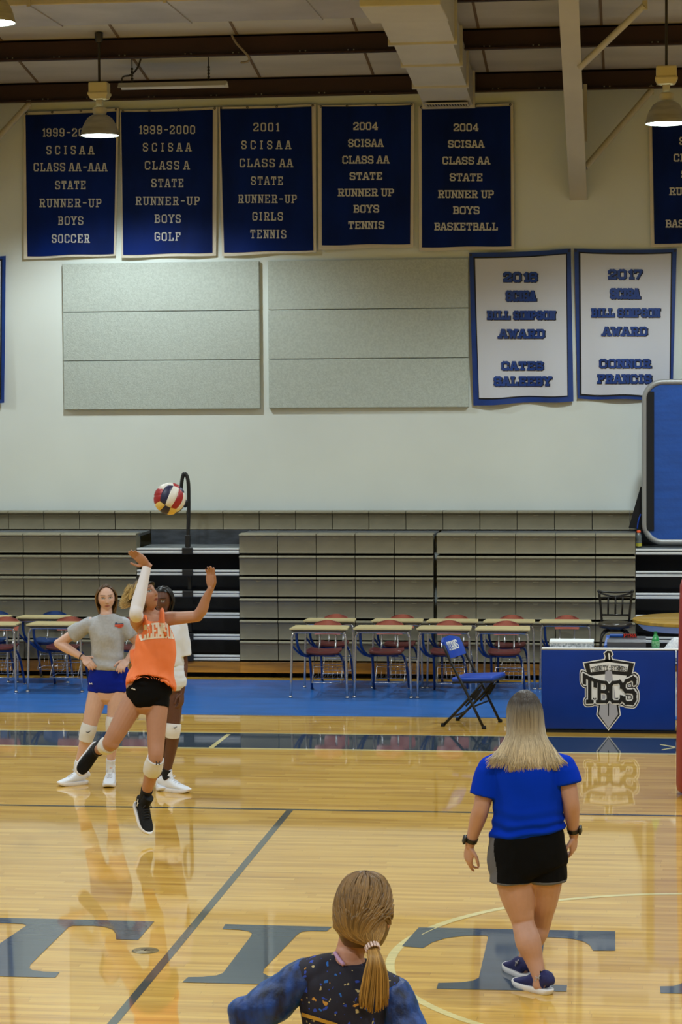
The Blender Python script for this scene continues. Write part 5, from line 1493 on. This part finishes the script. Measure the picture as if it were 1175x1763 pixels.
b.loft([(a(187, 1138), .135, .098), (a(187, 1150), .150, .108), (a(188, 1166), .168, .116), (a(188, 1180), .165, .115), (a(188, 1190), .13, .105), (a(188, 1194), .07, .07)], FG, 28, 4)
for h, k in ((hR, kR), (hL, kL)): b.loft([(h + V((0, 0, .06)), .085, .095), (h + V((0, 0, .02)), .088, .093), (h.lerp(k, .11), .086, .088)], FG, 24, 3)
Gp.part('shorts', b, M_bluesh, .0065, 4, folds(.002, (12, 12, 25)))
b = MB(); c = a(155.5, 1177, -.10)
for dx in (-.008, .010): b.tube([c + V((dx, 0, .006)), c + V((dx + .003, -.002, 0)), c + V((dx + .006, 0, -.006))], .003, 6, 2)
b.tube([c + V((-.004, -.001, 0)), c + V((.012, -.001, 0))], .0025, 6); obj('emblem', b, M_wht, Gp.t, smooth=True)
# chest print
M_pr1, M_pr2 = mat('print_red', (200, 84, 66), rough=.8), mat('print_navy', (60, 66, 96), rough=.8)
gm = gsh.data; gb = root_loc(Gp.t)
bvh = BVHTree.FromPolygons([v.co for v in gm.vertices], [tuple(p.vertices) for p in gm.polygons])
def gpt(x, y):
    p = a(x, y, -.3) - gb; h = bvh.ray_cast(p, (a(x, y) - a(x, y, -.3)).normalized(), .6)
    return (h[0] + h[1] * .003) + gb if h[0] else a(x, y, -.12)
for nm, m_, q in (('chest_print', M_pr1, [(197.5, 1075.5), (213, 1074.5), (213, 1078), (208, 1081), (203, 1081.5), (202, 1079.5), (197.5, 1079)]), ('chest_print', M_pr2, [(198, 1072.5), (201, 1071.5), (203, 1073.5), (212.5, 1072.8), (212.5, 1074.2), (203, 1074.8), (198, 1075)])):
    b = MB(); b.poly([gpt(*z) for z in q]); obj(nm, b, m_, Gp.t, fixn=False)
b = MB(); wv = (wR - eR).normalized(); b.loft([(wR - wv * .022, .0265, .029), (wR - wv * .012, .0265, .029)], (0, -1, 0), 18, 2, 0, False); Gp.part('hair_tie', b, M_ink)
kneepad(Gp, kR.lerp(hR, .19), kR.lerp(nR, .24), .061, .056, M_padW, V((0, -.006, 0)), FG, (a(152.5, 1259.5, -.135), V((1, 0, .04)), V((0, 0, 1)), .020))
kneepad(Gp, kL.lerp(hL, .19), kL.lerp(nL, .18), .061, .056, M_padW, V((0, -.006, 0)), FG, (a(195, 1243, -.125), V((1, 0, .04)), V((0, 0, 1)), .020))
for n_, k, d in ((nR, kR, V((-.80, -.58, 0))), (nL, kL, V((.10, -1, 0)))):
    dv = (n_ - k).normalized(); base = V((n_.x, n_.y, .098))
    b = MB(); b.loft([(n_ - dv * .03, .037, .041), (n_ + dv * .02, .037, .041), (base + V((0, 0, -.01)), .038, .044)], FG, 20, 4); Gp.part('sock', b, M_sockW)
    shoe(Gp, base, d, (0, 0, 1), .245, M_shoeW, M_soleW, M_sockW, .035)
# hair parted in the middle, gathered low behind
M_hg = hair_mat('hair_brown', (84, 64, 44), (160, 128, 82), .2, 1.0)
b = MB(); b.col = []
add_cap(b, Gp, lambda az, el: el > 1.15 or (abs(az) > 1.0 and el > .5) or (abs(az) > 1.3 and el > -.8 - .25 * (abs(az) - 1.3)), 1.05)
paths = []
for i in range(300):
    s_ = random.choice((-1, 1)); t_ = random.uniform(0, 1)
    az0 = s_ * (.10 + 2.9 * t_ ** 1.2)
    st = Gp.HS(s_ * .05, 1.05 + .45 * min(1, t_ * 1.6), 1.055) if t_ < .6 else Gp.HS(s_ * random.uniform(.5, 3), 1.45, 1.055)
    m1 = Gp.HS(s_ * (.95 + 1.4 * t_), .72, 1.085); m2 = Gp.HS(s_ * (1.34 + 1.2 * t_), .12, 1.24 + random.uniform(-.05, .03)); m3 = Gp.HS(s_ * (1.42 + 1.1 * t_), -.45, 1.28 + random.uniform(-.05, .04))
    end = Gp.H(s_ * (.062 - .03 * t_) + random.uniform(-.012, .012), -.02 - .05 * t_ + random.uniform(-.01, .01), -.125 - random.uniform(0, .03))
    paths.append([st, m1, m2, m3, end])
m2 = strands(paths, .0034, 12); off = len(b.v); b.v += m2.v; b.f += [tuple(i + off for i in f) for f in m2.f]; b.mi += m2.mi; b.col += m2.col
hair_obj('hair', b, M_hg, Gp.t)

# ------------------------------------------------------------------ girl in the white shirt, half hidden
Y0 = 17.75
Bp = Person('girl with black braids in white shirt and shorts, half hidden behind the leaping player', V((-3.68, Y0, 0)), (92, 58, 42), (96, 48, 44), (16, 12, 10), (10, 8, 8))
FB = V((-.15, -1, 0)).normalized()
hR, kR, nR = a(274, 1185), a(277, 1256, -.04), a(274, 1326, .10)
hL, kL, nL = a(298, 1184, .0), a(299, 1256, -.06), a(288, 1328, -.02)
for h, k, n_ in ((hR, kR, nR), (hL, kL, nL)):
    Bp.limb([(h + V((0, 0, .06)), .080, .09), (h, .078, .084), (h.lerp(k, .4), .070, .074), (h.lerp(k, .8), .055, .058), (k, .048, .052), (k.lerp(n_, .3) + V((0, .015, 0)), .051, .056), (k.lerp(n_, .65) + V((0, .008, 0)), .041, .043), (n_, .031, .035), (n_ - V((0, 0, .05)), .033, .04)], FB)
Bp.limb([(a(286, 1192), .13, .10), (a(286, 1172), .15, .11), (a(286, 1150), .13, .10), (a(285, 1120), .12, .09), (a(285, 1098), .13, .095), (a(285, 1078), .14, .08), (a(284, 1067), .105, .06), (a(283.5, 1060), .05, .05)], FB, 24)
Bp.limb([(a(283.5, 1066, .02), .055, .055), (a(283, 1056, .01), .046, .048), (a(282, 1046, .02), .047, .05)], FB)
Bp.add_head(a(281, 1033.5), (-.22, -.97, -.08), (.03, .0, 1), .95)
sL, eL, wL = a(309, 1077), a(316, 1140, .02), a(313, 1192, -.04)
sR, eR, wR = a(260, 1077), a(254, 1135, .02), a(257, 1186, -.04)
for s_, e_, w_, sd in ((sR, eR, wR, 1), (sL, eL, wL, -1)):
    Bp.limb([(s_, .045, .048), (s_.lerp(e_, .1), .046, .049), (s_.lerp(e_, .5), .040, .043), (e_, .034, .036), (e_.lerp(w_, .3), .036, .036), (e_.lerp(w_, .7), .028, .029), (w_, .021, .024)], FB)
    Bp.hand(w_, (w_ - e_).normalized() * .9 + V((0, -.1, -.3)), V((.9 * sd, .3, 0)), sd, curl=.42, s=.92, thumb=.5)
Bp.finish()
M_ws = mat('shirt_white', (214, 222, 236), rough=.85, bump=.10, bscale=16)
b = MB()
b.loft([(a(285, 1146), .148, .115), (a(285, 1140), .15, .118), (a(285, 1116), .146, .115), (a(285, 1094), .150, .115), (a(285, 1080), .155, .095), (a(284.5, 1070), .125, .072), (a(284, 1063), .08, .06), (a(283.5, 1059), .058, .055)], FB, 36, 5)
for s_, e_ in ((sR, eR), (sL, eL)): b.ball(s_ + V((0, 0, .005)), .062, 16, 10); b.loft([(s_ + V((0, 0, .04)), .05, .055), (s_, .062, .064), (s_.lerp(e_, .40), .068, .066), (s_.lerp(e_, .82), .074, .068)], FB, 24, 4)
Bp.part('shirt', b, M_ws, .0065, 5, folds(.006, (13, 9, 9), 9))
b = MB()
b.loft([(a(286, 1136), .135, .10), (a(286, 1152), .150, .110), (a(286, 1168), .165, .118), (a(286, 1180), .16, .116), (a(286, 1188), .12, .10)], FB, 28, 4)
for h, k in ((hR, kR), (hL, kL)): b.loft([(h + V((0, 0, .05)), .088, .095), (h, .090, .095), (h.lerp(k, .0) + V((0, 0, -.015)), .091, .096)], FB, 24, 3)
Bp.part('shorts', b, M_ws, .0065, 4, folds(.004, (12, 12, 20)))
kneepad(Bp, kL.lerp(hL, .14), kL.lerp(nL, .18), .060, .054, M_padW, V((0, -.006, 0)), FB, (a(302, 1252, -.125), V((1, 0, .04)), V((0, 0, 1)), .014))
kneepad(Bp, kR.lerp(hR, .14), kR.lerp(nR, .18), .060, .054, M_padW, V((0, -.006, 0)), FB)
for n_, k, d, bx_, by_, L_ in ((nL, kL, V((.92, -.38, 0)), a(291, 1362).x, Y0 - .02, .275), (nR, kR, V((.30, -.95, 0)), a(272, 1352).x, Y0 + .12, .255)):
    base = V((bx_, by_, .098)); dv = (n_ - k).normalized()
    b = MB(); b.loft([(n_ - dv * .02, .037, .041), (n_ + dv * .03, .037, .041), (base, .038, .044)], FB, 20, 4); Bp.part('sock', b, M_sockK)
    shoe(Bp, base, d, (0, 0, 1), L_, M_shoeW, M_soleW, M_sockW, .05)
M_hb = hair_mat('hair_black', (14, 12, 12), (26, 22, 22))
b = MB(); b.col = []
add_cap(b, Bp, lambda az, el: el > .58 + .22 * math.cos(az) or (abs(az) > 1.25 and el > -.9), 1.06)
paths = []
for i in range(120):
    s_ = random.choice((-1, 1, 1)); t_ = random.uniform(0, 1)
    st = Bp.HS(s_ * (.25 + 2.6 * t_), 1.15, 1.07); m1 = Bp.HS(s_ * (1.15 + 1.5 * t_), .55, 1.13); m2 = Bp.HS(s_ * (1.45 + 1.3 * t_), -.1, 1.2); m3 = Bp.HS(s_ * (1.5 + 1.2 * t_), -.7, 1.22)
    end = Bp.H(s_ * (.095 - .05 * t_) + random.uniform(-.012, .012), -.03 - .06 * t_, -.115 - random.uniform(.0, .06))
    paths.append([st, m1, m2, m3, end])
m2 = strands(paths, .0058, 14, 6); off = len(b.v); b.v += m2.v; b.f += [tuple(i + off for i in f) for f in m2.f]; b.mi += m2.mi; b.col += m2.col
hair_obj('hair', b, M_hb, Bp.t)

# ------------------------------------------------------------------ woman in blue, walking away
Y0 = 12.0
Wp = Person('blond woman in blue shirt and black shorts walking away across the court', V((-.53, Y0, 0)), (190, 146, 126), (160, 90, 84), (110, 84, 60))
FW = V((-.10, 1, 0)).normalized()
hN, kN, nN = a(888, 1520, -.02), a(901, 1588, -.02), a(929, 1682, -.10)       # nearer leg, on the floor
hF, kF, nF = a(938, 1516, .03), a(931, 1590, .14), a(902, 1658, .22)          # farther leg
Wp.limb([(hN + V((-.005, 0, .10)), .105, .115), (hN + V((0, 0, .03)), .104, .112), (hN.lerp(kN, .3), .092, .100), (hN.lerp(kN, .75), .070, .076), (kN, .059, .063), (kN.lerp(nN, .18) + V((.0, -.012, 0)), .063, .067), (kN.lerp(nN, .38) + V((.0, -.018, 0)), .066, .069), (kN.lerp(nN, .68), .048, .05), (nN, .036, .040), (nN - V((0, 0, .04)), .036, .043)], FW)
Wp.limb([(hF + V((-.01, 0, .10)), .095, .105), (hF + V((0, 0, .03)), .097, .106), (hF.lerp(kF, .4), .082, .092), (hF.lerp(kF, .75), .065, .072), (kF, .056, .060), (kF.lerp(nF, .25) + V((0, -.012, 0)), .060, .064), (kF.lerp(nF, .65), .046, .048), (nF, .035, .039), (nF - V((0, 0, .05)), .036, .043)], FW)
Wp.limb([(a(911, 1500), .12, .10), (a(909, 1482), .185, .135), (a(909, 1450), .185, .135), (a(910, 1420), .165, .125), (a(909, 1380), .17, .12), (a(908, 1340), .18, .11), (a(907, 1310), .16, .09), (a(906, 1293), .11, .07), (a(905, 1280), .06, .06)], FW, 28)
Wp.limb([(a(905, 1290), .065, .065), (a(904, 1270, .01), .056, .058), (a(903, 1248, .02), .056, .06)], FW)
Wp.add_head(a(904, 1229, .02), (-.14, .98, -.02), (.0, .03, 1), 1.03)
sL, eL, wL = a(846, 1318), a(830, 1388, -.03), a(811, 1450, .04)
sR, eR, wR = a(969, 1316), a(983, 1378, -.02), a(988, 1433, .06)
for s_, e_, w_ in ((sL, eL, wL), (sR, eR, wR)):
    Wp.limb([(s_, .054, .057), (s_.lerp(e_, .12), .056, .060), (s_.lerp(e_, .5), .052, .055), (e_, .043, .046), (e_.lerp(w_, .28), .044, .046), (e_.lerp(w_, .7), .034, .034), (w_, .026, .028), (w_ + (w_ - e_).normalized() * .02, .025, .027)], FW)
Wp.hand(wL + (wL - eL).normalized() * .015, a(806, 1492, .08) - wL, (.80, .55, .1), 1, curls=(.45, .25, .3, .35), s=.98, thumb=.6)
Wp.hand(wR + (wR - eR).normalized() * .015, a(987, 1474, .10) - wR, (-.9, .35, 0), -1, curl=.42, s=.98, thumb=.6)
Wp.finish(.005)
M_wsh = mat('shirt_royal', (0, 50, 186), rough=.85, spec=.1, bump=.10, bscale=14)
b = MB()
b.loft([(a(909, 1438, -.0), .192, .150), (a(909, 1431), .194, .152), (a(910, 1412), .186, .148), (a(910, 1385), .184, .142), (a(909, 1350), .188, .132), (a(908.5, 1322), .188, .118), (a(908, 1302), .160, .096), (a(907, 1289), .110, .080), (a(906, 1279), .075, .072)], FW, 40, 5)
for s_, e_, f_ in ((sL, eL, .76), (sR, eR, .54)): b.ball(s_.lerp(e_, .06), (.068, .072, .066), 18, 12); b.loft([(s_.lerp(e_, .02), .060, .066), (s_.lerp(e_, .12), .071, .076), (s_.lerp(e_, .3), .075, .078), (s_.lerp(e_, f_), .078, .078)], FW, 26, 4)
for s_ in (sL, sR): b.loft([(a(906, 1290), .050, .075), (a(906, 1296).lerp(s_, .55), .056, .075), (s_ + V((0, 0, -.006)), .062, .072)], FW, 20, 3)
wz_ = a(909, 1432).z
def wf(p, n):
    t_ = max(0, min(1, (wz_ + .16 - p.z) / .14))
    return t_ * (.0065 * math.sin(95 * (p.z - wz_) - 6 * (p.x + .53) + 4.5 * noise.noise(V((p.x * 6, p.y * 6, p.z * 5))))) + .008 * noise.noise(V((p.x * 8 + p.z * 5, p.y * 8, p.z * 6)))
wsh = Wp.part('shirt', b, M_wsh, .0065, 5, wf)
for v in wsh.data.vertices:
    p = v.co + root_loc(Wp.t)
    w_ = max(0, min(1, (a(909, 1395).z - p.z) / .13))
    v.co.z += w_ * .030 * max(-1, min(1, (p.x - a(909, 1430).x) / .18))
M_wk = mat('short_jersey', (5, 5, 6), rough=.85, spec=.15, bump=.1, bscale=14)
M_wg = mat('short_grey', (92, 92, 98), rough=.8)
b = MB()
b.loft([(a(909, 1422), .180, .138), (a(909, 1440), .194, .148), (a(909, 1470), .208, .156), (a(909, 1490), .205, .154), (a(911, 1501), .185, .145), (a(913, 1507), .13, .125)], FW, 32, 4)
b.loft([(hN + V((-.005, 0, .12)), .110, .130), (hN + V((-.008, 0, .06)), .121, .134), (hN + V((-.006, 0, .012)), .130, .136)], FW, 26, 3)
b.loft([(hF + V((.0, 0, .12)), .110, .128), (hF + V((.0, 0, .06)), .114, .130), (hF + V((.0, 0, .0)), .118, .132)], FW, 26, 3)
wsho = Wp.part('shorts', b, M_wk, .0065, 5, folds(.006, (12, 12, 10), 5))
wsho.data.materials.append(M_wg)
base = root_loc(Wp.t)
for pl in wsho.data.polygons:
    c = pl.center + base
    ctr_ = a(910, 1460)
    side = (c.x - ctr_.x)
    ang = math.atan2(c.y - Y0, -side)
    zz = (c.z - (hN.z)) / .25
    if side < -.10 and abs(ang + .25) < .20 + .22 * max(0, 1 - zz) : pl.material_index = 1
    if c.z < hN.z + .022: pl.material_index = 1
# watches
M_watch = mat('watch_black', (16, 16, 18), rough=.4)
for w_, e_, k in ((wL, eL, 1), (wR, eR, -1)):
    d = (w_ - e_).normalized(); b = MB()
    b.loft([(w_ - d * .030, .034, .036), (w_ - d * .006, .032, .034)], FW, 24, 2, 0, False)
    o = Wp.part('watch', b, M_watch)
    x = d.cross(FW).normalized() * (-k if False else 1)
    x = V((-k, -.25, 0)).normalized()
    R = Matrix((x, d.cross(x).normalized(), d)).transposed()
    b = MB(); b.bbox(w_ - d * .018 + x * .038, (.014, .038, .042), .005, R); obj('watch_case', b, M_watch, o, smooth=True, angle=40)
# shoes
M_shoeN = mat('shoe_navy', (24, 30, 92), rough=.7, bump=.15, bscale=120)
for n_, d, bs in ((nN, V((-.70, .70, 0)), a(931, 1716, -.09)), (nF, V((-.45, .88, 0)), a(900, 1680, .22))):
    base_ = V((bs.x, bs.y, .098))
    b = MB(); b.loft([(n_.lerp(base_, .5), .038, .044), (base_ + V((0, 0, .0)), .039, .046)], FW, 20, 3); Wp.part('sock', b, M_sockK)
    shoe(Wp, base_, d, (0, 0, 1), .262, M_shoeN, M_soleW, None, 0, w=1.05, mark=M_cg)
# long two-tone hair
M_hw = hair_mat('hair_blond_long', (60, 52, 46), (216, 206, 184), .28, .80)
b = MB(); b.col = []
add_cap(b, Wp, lambda az, el: abs(az) > .9 or el > .7, 1.07, .05)
paths = []
for i in range(1400):
    t_ = random.random(); s_ = random.choice((-1, 1))
    azb = PI + s_ * 1.75 * t_                       # where it passes the head
    st = Wp.HS(PI + s_ * random.uniform(0, 1.6), random.uniform(1.0, 1.5), 1.08)
    m0 = Wp.HS(azb, .75, 1.12)
    m1 = Wp.HS(azb, .15, 1.18 + random.uniform(-.03, .05))
    sx, cy_ = math.sin(azb), -math.cos(azb)
    lat = -math.sin(azb)
    q1 = Wp.H(-lat * (.088 + .01 * random.random()), -(.075 + .030 * cy_) , -.09)
    shell = .085 + .10 * t_ ** 1.3 * random.uniform(.6, 1.15)
    q2 = Wp.H(-lat * (.10 + .035 * t_) + random.uniform(-.014, .014), -(.105 + .02 * cy_) + .015 * t_, -.17)
    zt = -.225 - random.uniform(0, .05) - (.02 if t_ < .5 else 0) + (.015 if s_ > 0 else 0)
    q3 = Wp.H(-lat * (.108 + .085 * t_ ** 2) + random.uniform(-.022, .022), -(.120 + .012 * random.random()) + .02 * t_, zt)
    paths.append([st, m0, m1, q1, q2, q3])
m2 = strands(paths, .0024, 15); off = len(b.v); b.v += m2.v; b.f += [tuple(i + off for i in f) for f in m2.f]; b.mi += m2.mi; b.col += m2.col
hair_obj('hair', b, M_hw, Wp.t)

# ------------------------------------------------------------------ girl with the ponytail, seen from behind in front
Y0 = 7.1
Fp = Person('girl with blond ponytail in dark speckled top with blue velvet sleeves, seen from behind', V((-.80, Y0, 0)), (196, 142, 118), (160, 90, 84), (110, 84, 60))
FF = V((-.10, 1, 0)).normalized()
shz = a(600, 1690).z
Fp.limb([(a(606, 1785), .125, .095), (a(604, 1740), .14, .095), (a(601, 1708), .135, .085), (a(600, 1682), .11, .065), (a(600, 1662), .065, .05), (a(601, 1646), .046, .048)], FF, 28)
Fp.limb([(a(599, 1660), .055, .055), (a(603, 1640, .01), .045, .047), (a(612, 1610, .02), .048, .052)], FF)
Fp.add_head(a(626.5, 1574, .02), (.12, .98, -.06), (.03, .06, 1), 1.05)
sL, eL, wL = a(524, 1682), a(424, 1747, -.02), a(486, 1836, .08)
sR, eR, wR = a(678, 1712), a(706, 1800, -.04), a(676, 1880, .08)
for s_, e_, w_, sd in ((sL, eL, wL, 1), (sR, eR, wR, -1)):
    Fp.limb([(s_, .042, .044), (s_.lerp(e_, .12), .044, .046), (s_.lerp(e_, .5), .040, .042), (e_, .034, .035), (e_.lerp(w_, .3), .036, .036), (e_.lerp(w_, .7), .028, .029), (w_, .022, .024)], FF)
    Fp.hand(w_, V((.5 * sd, .4, -.6)), (0.2, -.7, -.5), sd, curl=.4, s=.9)
hipz = .86
pel = V((a(606, 1785).x, Y0, 0))
for sx in (-1, 1):
    h, k, n_ = pel + V((sx * .085, 0, hipz - .04)), pel + V((sx * .10, .02, .46)), pel + V((sx * .11, -.01, .10))
    Fp.limb([(h + V((0, 0, .06)), .078, .088), (h, .078, .086), (h.lerp(k, .45), .068, .072), (k, .049, .052), (k.lerp(n_, .3) + V((0, -.012, 0)), .050, .054), (n_, .031, .034), (n_ - V((0, 0, .03)), .032, .038)], FF)
Fp.limb([(pel + V((0, 0, hipz - .06)), .13, .10), (pel + V((0, 0, hipz + .04)), .155, .11), (pel + V((0, 0, hipz + .18)), .125, .095), (a(606, 1785), .125, .095), (a(604, 1745), .13, .09)], FF, 28)
Fp.finish(.005)
def speck_mat():
    mt = bpy.data.materials.new('speckled_fabric'); mt.use_nodes = True
    n, l = mt.node_tree.nodes, mt.node_tree.links
    b = n['Principled BSDF']; b.inputs['Roughness'].default_value = .75
    tc = n.new('ShaderNodeTexCoord'); nz = n.new('ShaderNodeTexNoise'); nz.inputs['Scale'].default_value = 40
    ad = n.new('ShaderNodeMix'); ad.data_type = 'RGBA'; ad.blend_type = 'LINEAR_LIGHT'; ad.inputs['Factor'].default_value = .015
    l.new(tc.outputs['Object'], nz.inputs['Vector']); l.new(tc.outputs['Object'], ad.inputs['A']); l.new(nz.outputs['Color'], ad.inputs['B'])
    vo = n.new('ShaderNodeTexVoronoi'); vo.inputs['Scale'].default_value = 62
    l.new(ad.outputs['Result'], vo.inputs['Vector'])
    sp_ = n.new('ShaderNodeSeparateColor'); l.new(vo.outputs['Color'], sp_.inputs[0])
    # fleck radius differs from cell to cell; many cells have none
    mr = n.new('ShaderNodeMapRange'); mr.inputs['From Min'].default_value = .30; mr.inputs['From Max'].default_value = 1; mr.inputs['To Min'].default_value = 0; mr.inputs['To Max'].default_value = .42
    l.new(sp_.outputs[0], mr.inputs['Value'])
    lt = n.new('ShaderNodeMath'); lt.operation = 'LESS_THAN'; l.new(vo.outputs['Distance'], lt.inputs[0]); l.new(mr.outputs[0], lt.inputs[1])
    rp = n.new('ShaderNodeValToRGB'); rp.color_ramp.interpolation = 'CONSTANT'
    e = rp.color_ramp.elements; e[0].color = lin((36, 66, 170)); e[1].position = .45; e[1].color = lin((186, 168, 120)); e2_ = e.new(.75); e2_.color = lin((196, 138, 50)); e3_ = e.new(.88); e3_.color = lin((30, 100, 190))
    l.new(sp_.outputs[1], rp.inputs[0])
    mx = n.new('ShaderNodeMix'); mx.data_type = 'RGBA'; mx.inputs['A'].default_value = lin((18, 15, 36))
    l.new(lt.outputs[0], mx.inputs['Factor']); l.new(rp.outputs[0], mx.inputs['B']); l.new(mx.outputs['Result'], b.inputs['Base Color'])
    return mt
M_spk = speck_mat()
M_vel = mat('blue_velvet', (16, 62, 142), rough=.5, rgb2=(3, 8, 40), scale=(26, 26, 9), detail=5, bump=.25, bscale=40)
M_vel.node_tree.nodes['Principled BSDF'].inputs['Sheen Weight'].default_value = .6
M_vel.node_tree.nodes['Principled BSDF'].inputs['Sheen Tint'].default_value = lin((70, 140, 220))
b = MB()
b.loft([(pel + V((0, 0, hipz + .02)), .172, .128), (pel + V((0, 0, hipz + .12)), .15, .118), (a(606, 1800), .146, .116), (a(604, 1750), .152, .114), (a(602, 1716), .158, .106), (a(600, 1694), .152, .092), (a(601, 1676), .118, .080), (a(602, 1662), .078, .068), (a(602, 1655), .060, .062)], FF, 40, 5)
b.loft([(a(590, 1668), .05, .06), (a(560, 1672), .052, .06), (sL, .056, .062)], FF, 20, 3); b.loft([(a(612, 1682), .05, .06), (a(645, 1694), .052, .06), (sR, .056, .062)], FF, 20, 3)
fsh = Fp.part('top', b, M_spk, .006, 5, folds(.004, (12, 12, 12), 2))
b = MB()
b.ball(sL, .060, 18, 12); b.loft([(sL.lerp(eL, -.10), .050, .062), (sL.lerp(eL, .1), .062, .068), (sL.lerp(eL, .5) + V((0, 0, -.012)), .070, .070), (eL + V((.01, 0, -.008)), .062, .060)], FF, 28, 5); b.ball(eL, .060, 18, 12)
b.loft([(eL, .060, .060), (eL.lerp(wL, .4), .066, .062), (eL.lerp(wL, .85), .05, .048)], FF, 24, 4)
Fp.part('sleeve', b, M_vel, .006, 5, folds(.009, (10, 10, 16), 4))
b = MB()
b.ball(sR, .060, 18, 12); b.loft([(sR.lerp(eR, -.15), .056, .062), (sR, .060, .070), (sR.lerp(eR, .5), .068, .072), (eR, .066, .066), (eR.lerp(wR, .5), .064, .06), (eR.lerp(wR, .85), .05, .048)], FF, 28, 5)
Fp.part('sleeve', b, M_vel, .006, 5, folds(.008, (10, 10, 14), 7))
b = MB(); base = root_loc(Fp.t)
bvh = BVHTree.FromPolygons([v.co for v in fsh.data.vertices], [tuple(p.vertices) for p in fsh.data.polygons])
tp = []
for k in range(14):
    x, y = 522 + 60 * k / 13, 1746 + 19 * (k / 13)
    p = a(x, y, -.4) - base; h = bvh.ray_cast(p, (a(x, y) - a(x, y, -.4)).normalized(), .8)
    if h[0]: tp.append(h[0] + h[1] * .004 + base)
for p, q in zip(tp, tp[1:]): b.poly([p + V((0, 0, .006)), q + V((0, 0, .006)), q - V((0, 0, .006)), p - V((0, 0, .006))])
if len(tp) > 1: obj('gold_trim', b, mat('gold_trim', (186, 140, 50), rough=.4), Fp.t, fixn=False)
b = MB()
b.tube([a(577, 1640, -.03), a(583, 1650, -.05), a(592, 1661, -.07)], .0065, 8, 3); obj('strap', b, mat('pink_strap', (190, 150, 190), rough=.6), Fp.t, smooth=True)
M_fl = mat('legging_navy', (24, 26, 40), rough=.8)
b = MB()
b.loft([(pel + V((0, 0, hipz + .10)), .14, .11), (pel + V((0, 0, hipz)), .168, .122), (pel + V((0, 0, hipz - .08)), .15, .115)], FF, 28, 3)
for sx in (-1, 1):
    h, k, n_ = pel + V((sx * .085, 0, hipz - .04)), pel + V((sx * .10, .02, .46)), pel + V((sx * .11, -.01, .10))
    b.loft([(h + V((0, 0, .05)), .086, .095), (h.lerp(k, .45), .075, .079), (k, .056, .059), (k.lerp(n_, .3) + V((0, -.012, 0)), .057, .061), (n_ + V((0, 0, .03)), .040, .043)], FF, 24, 4)
Fp.part('leggings', b, M_fl, .008, 4)
for sx in (-1, 1):
    shoe(Fp, pel + V((sx * .11, -.01, .098)), V((-.1 + sx * .12, 1, 0)), (0, 0, 1), .24, M_shoeW, M_soleW, M_sockW, .0)
# smooth hair drawn to a tie, then the ponytail
M_hf = hair_mat('hair_dark_blond', (104, 76, 44), (170, 134, 78), .0, 1.0)
M_hp = hair_mat('hair_ponytail', (150, 112, 60), (186, 148, 84), .0, 1.0)
tie = a(640.5, 1629, -.085)
b = MB(); b.col = []
add_cap(b, Fp, lambda az, el: (abs(az) > .8 or el > .5) and el > -.75, 1.10)
paths = []
for i in range(620):
    az = random.uniform(-PI, PI); el = random.uniform(-.2, 1.5) if abs(az) > 1.0 else random.uniform(.75, 1.5)
    st = Fp.HS(az, el, 1.13)
    back = PI if az > 0 else -PI
    m1 = Fp.HS(az + (back - az) * .35 * (1 if abs(az) > 1.6 else .75), el * .45 + .12, 1.20 + random.uniform(-.008, .012)); m2 = Fp.HS(az + (back - az) * .66, -.25, 1.22 + random.uniform(-.01, .012))
    paths.append([st, m1, m2, tie + V((random.uniform(-.014, .014), random.uniform(-.008, .012), random.uniform(-.006, .008)))])
m2 = strands(paths, .0034, 14); off = len(b.v); b.v += m2.v; b.f += [tuple(i + off for i in f) for f in m2.f]; b.mi += m2.mi; b.col += m2.col
ho = hair_obj('hair', b, M_hf, Fp.t)
paths = []
for i in range(420):
    u_ = random.uniform(-1, 1); d_ = random.uniform(-1, 1)
    end = a(646 + 24 * u_ + (-4 if u_ < 0 else 0), 1739 - 14 * abs(u_) + random.uniform(-12, 8), -.135 + .012 * d_)
    mid = a(647 + 21 * u_, 1680, -.135 + .026 * d_)
    paths.append([tie + V((.012 * u_, -.006 * d_, 0)), a(646 + 12 * u_, 1648, -.125 + .022 * d_), mid, end])
b = strands(paths, .0026, 12); hair_obj('ponytail', b, M_hp, Fp.t)
b = MB(); dt = (a(648, 1650, -.12) - tie).normalized()
for k in range(3):
    ring_ = [tie + dt * (.002 + .006 * k) + Matrix.Rotation(2 * PI * j / 14, 3, dt) @ (dt.orthogonal().normalized() * .0205) for j in range(14)]
    for p in ring_: b.ball(p, .0042, 8, 5)
obj('hair_tie', b, mat('pearl_beads', (222, 196, 188), rough=.3), Fp.t, smooth=True)
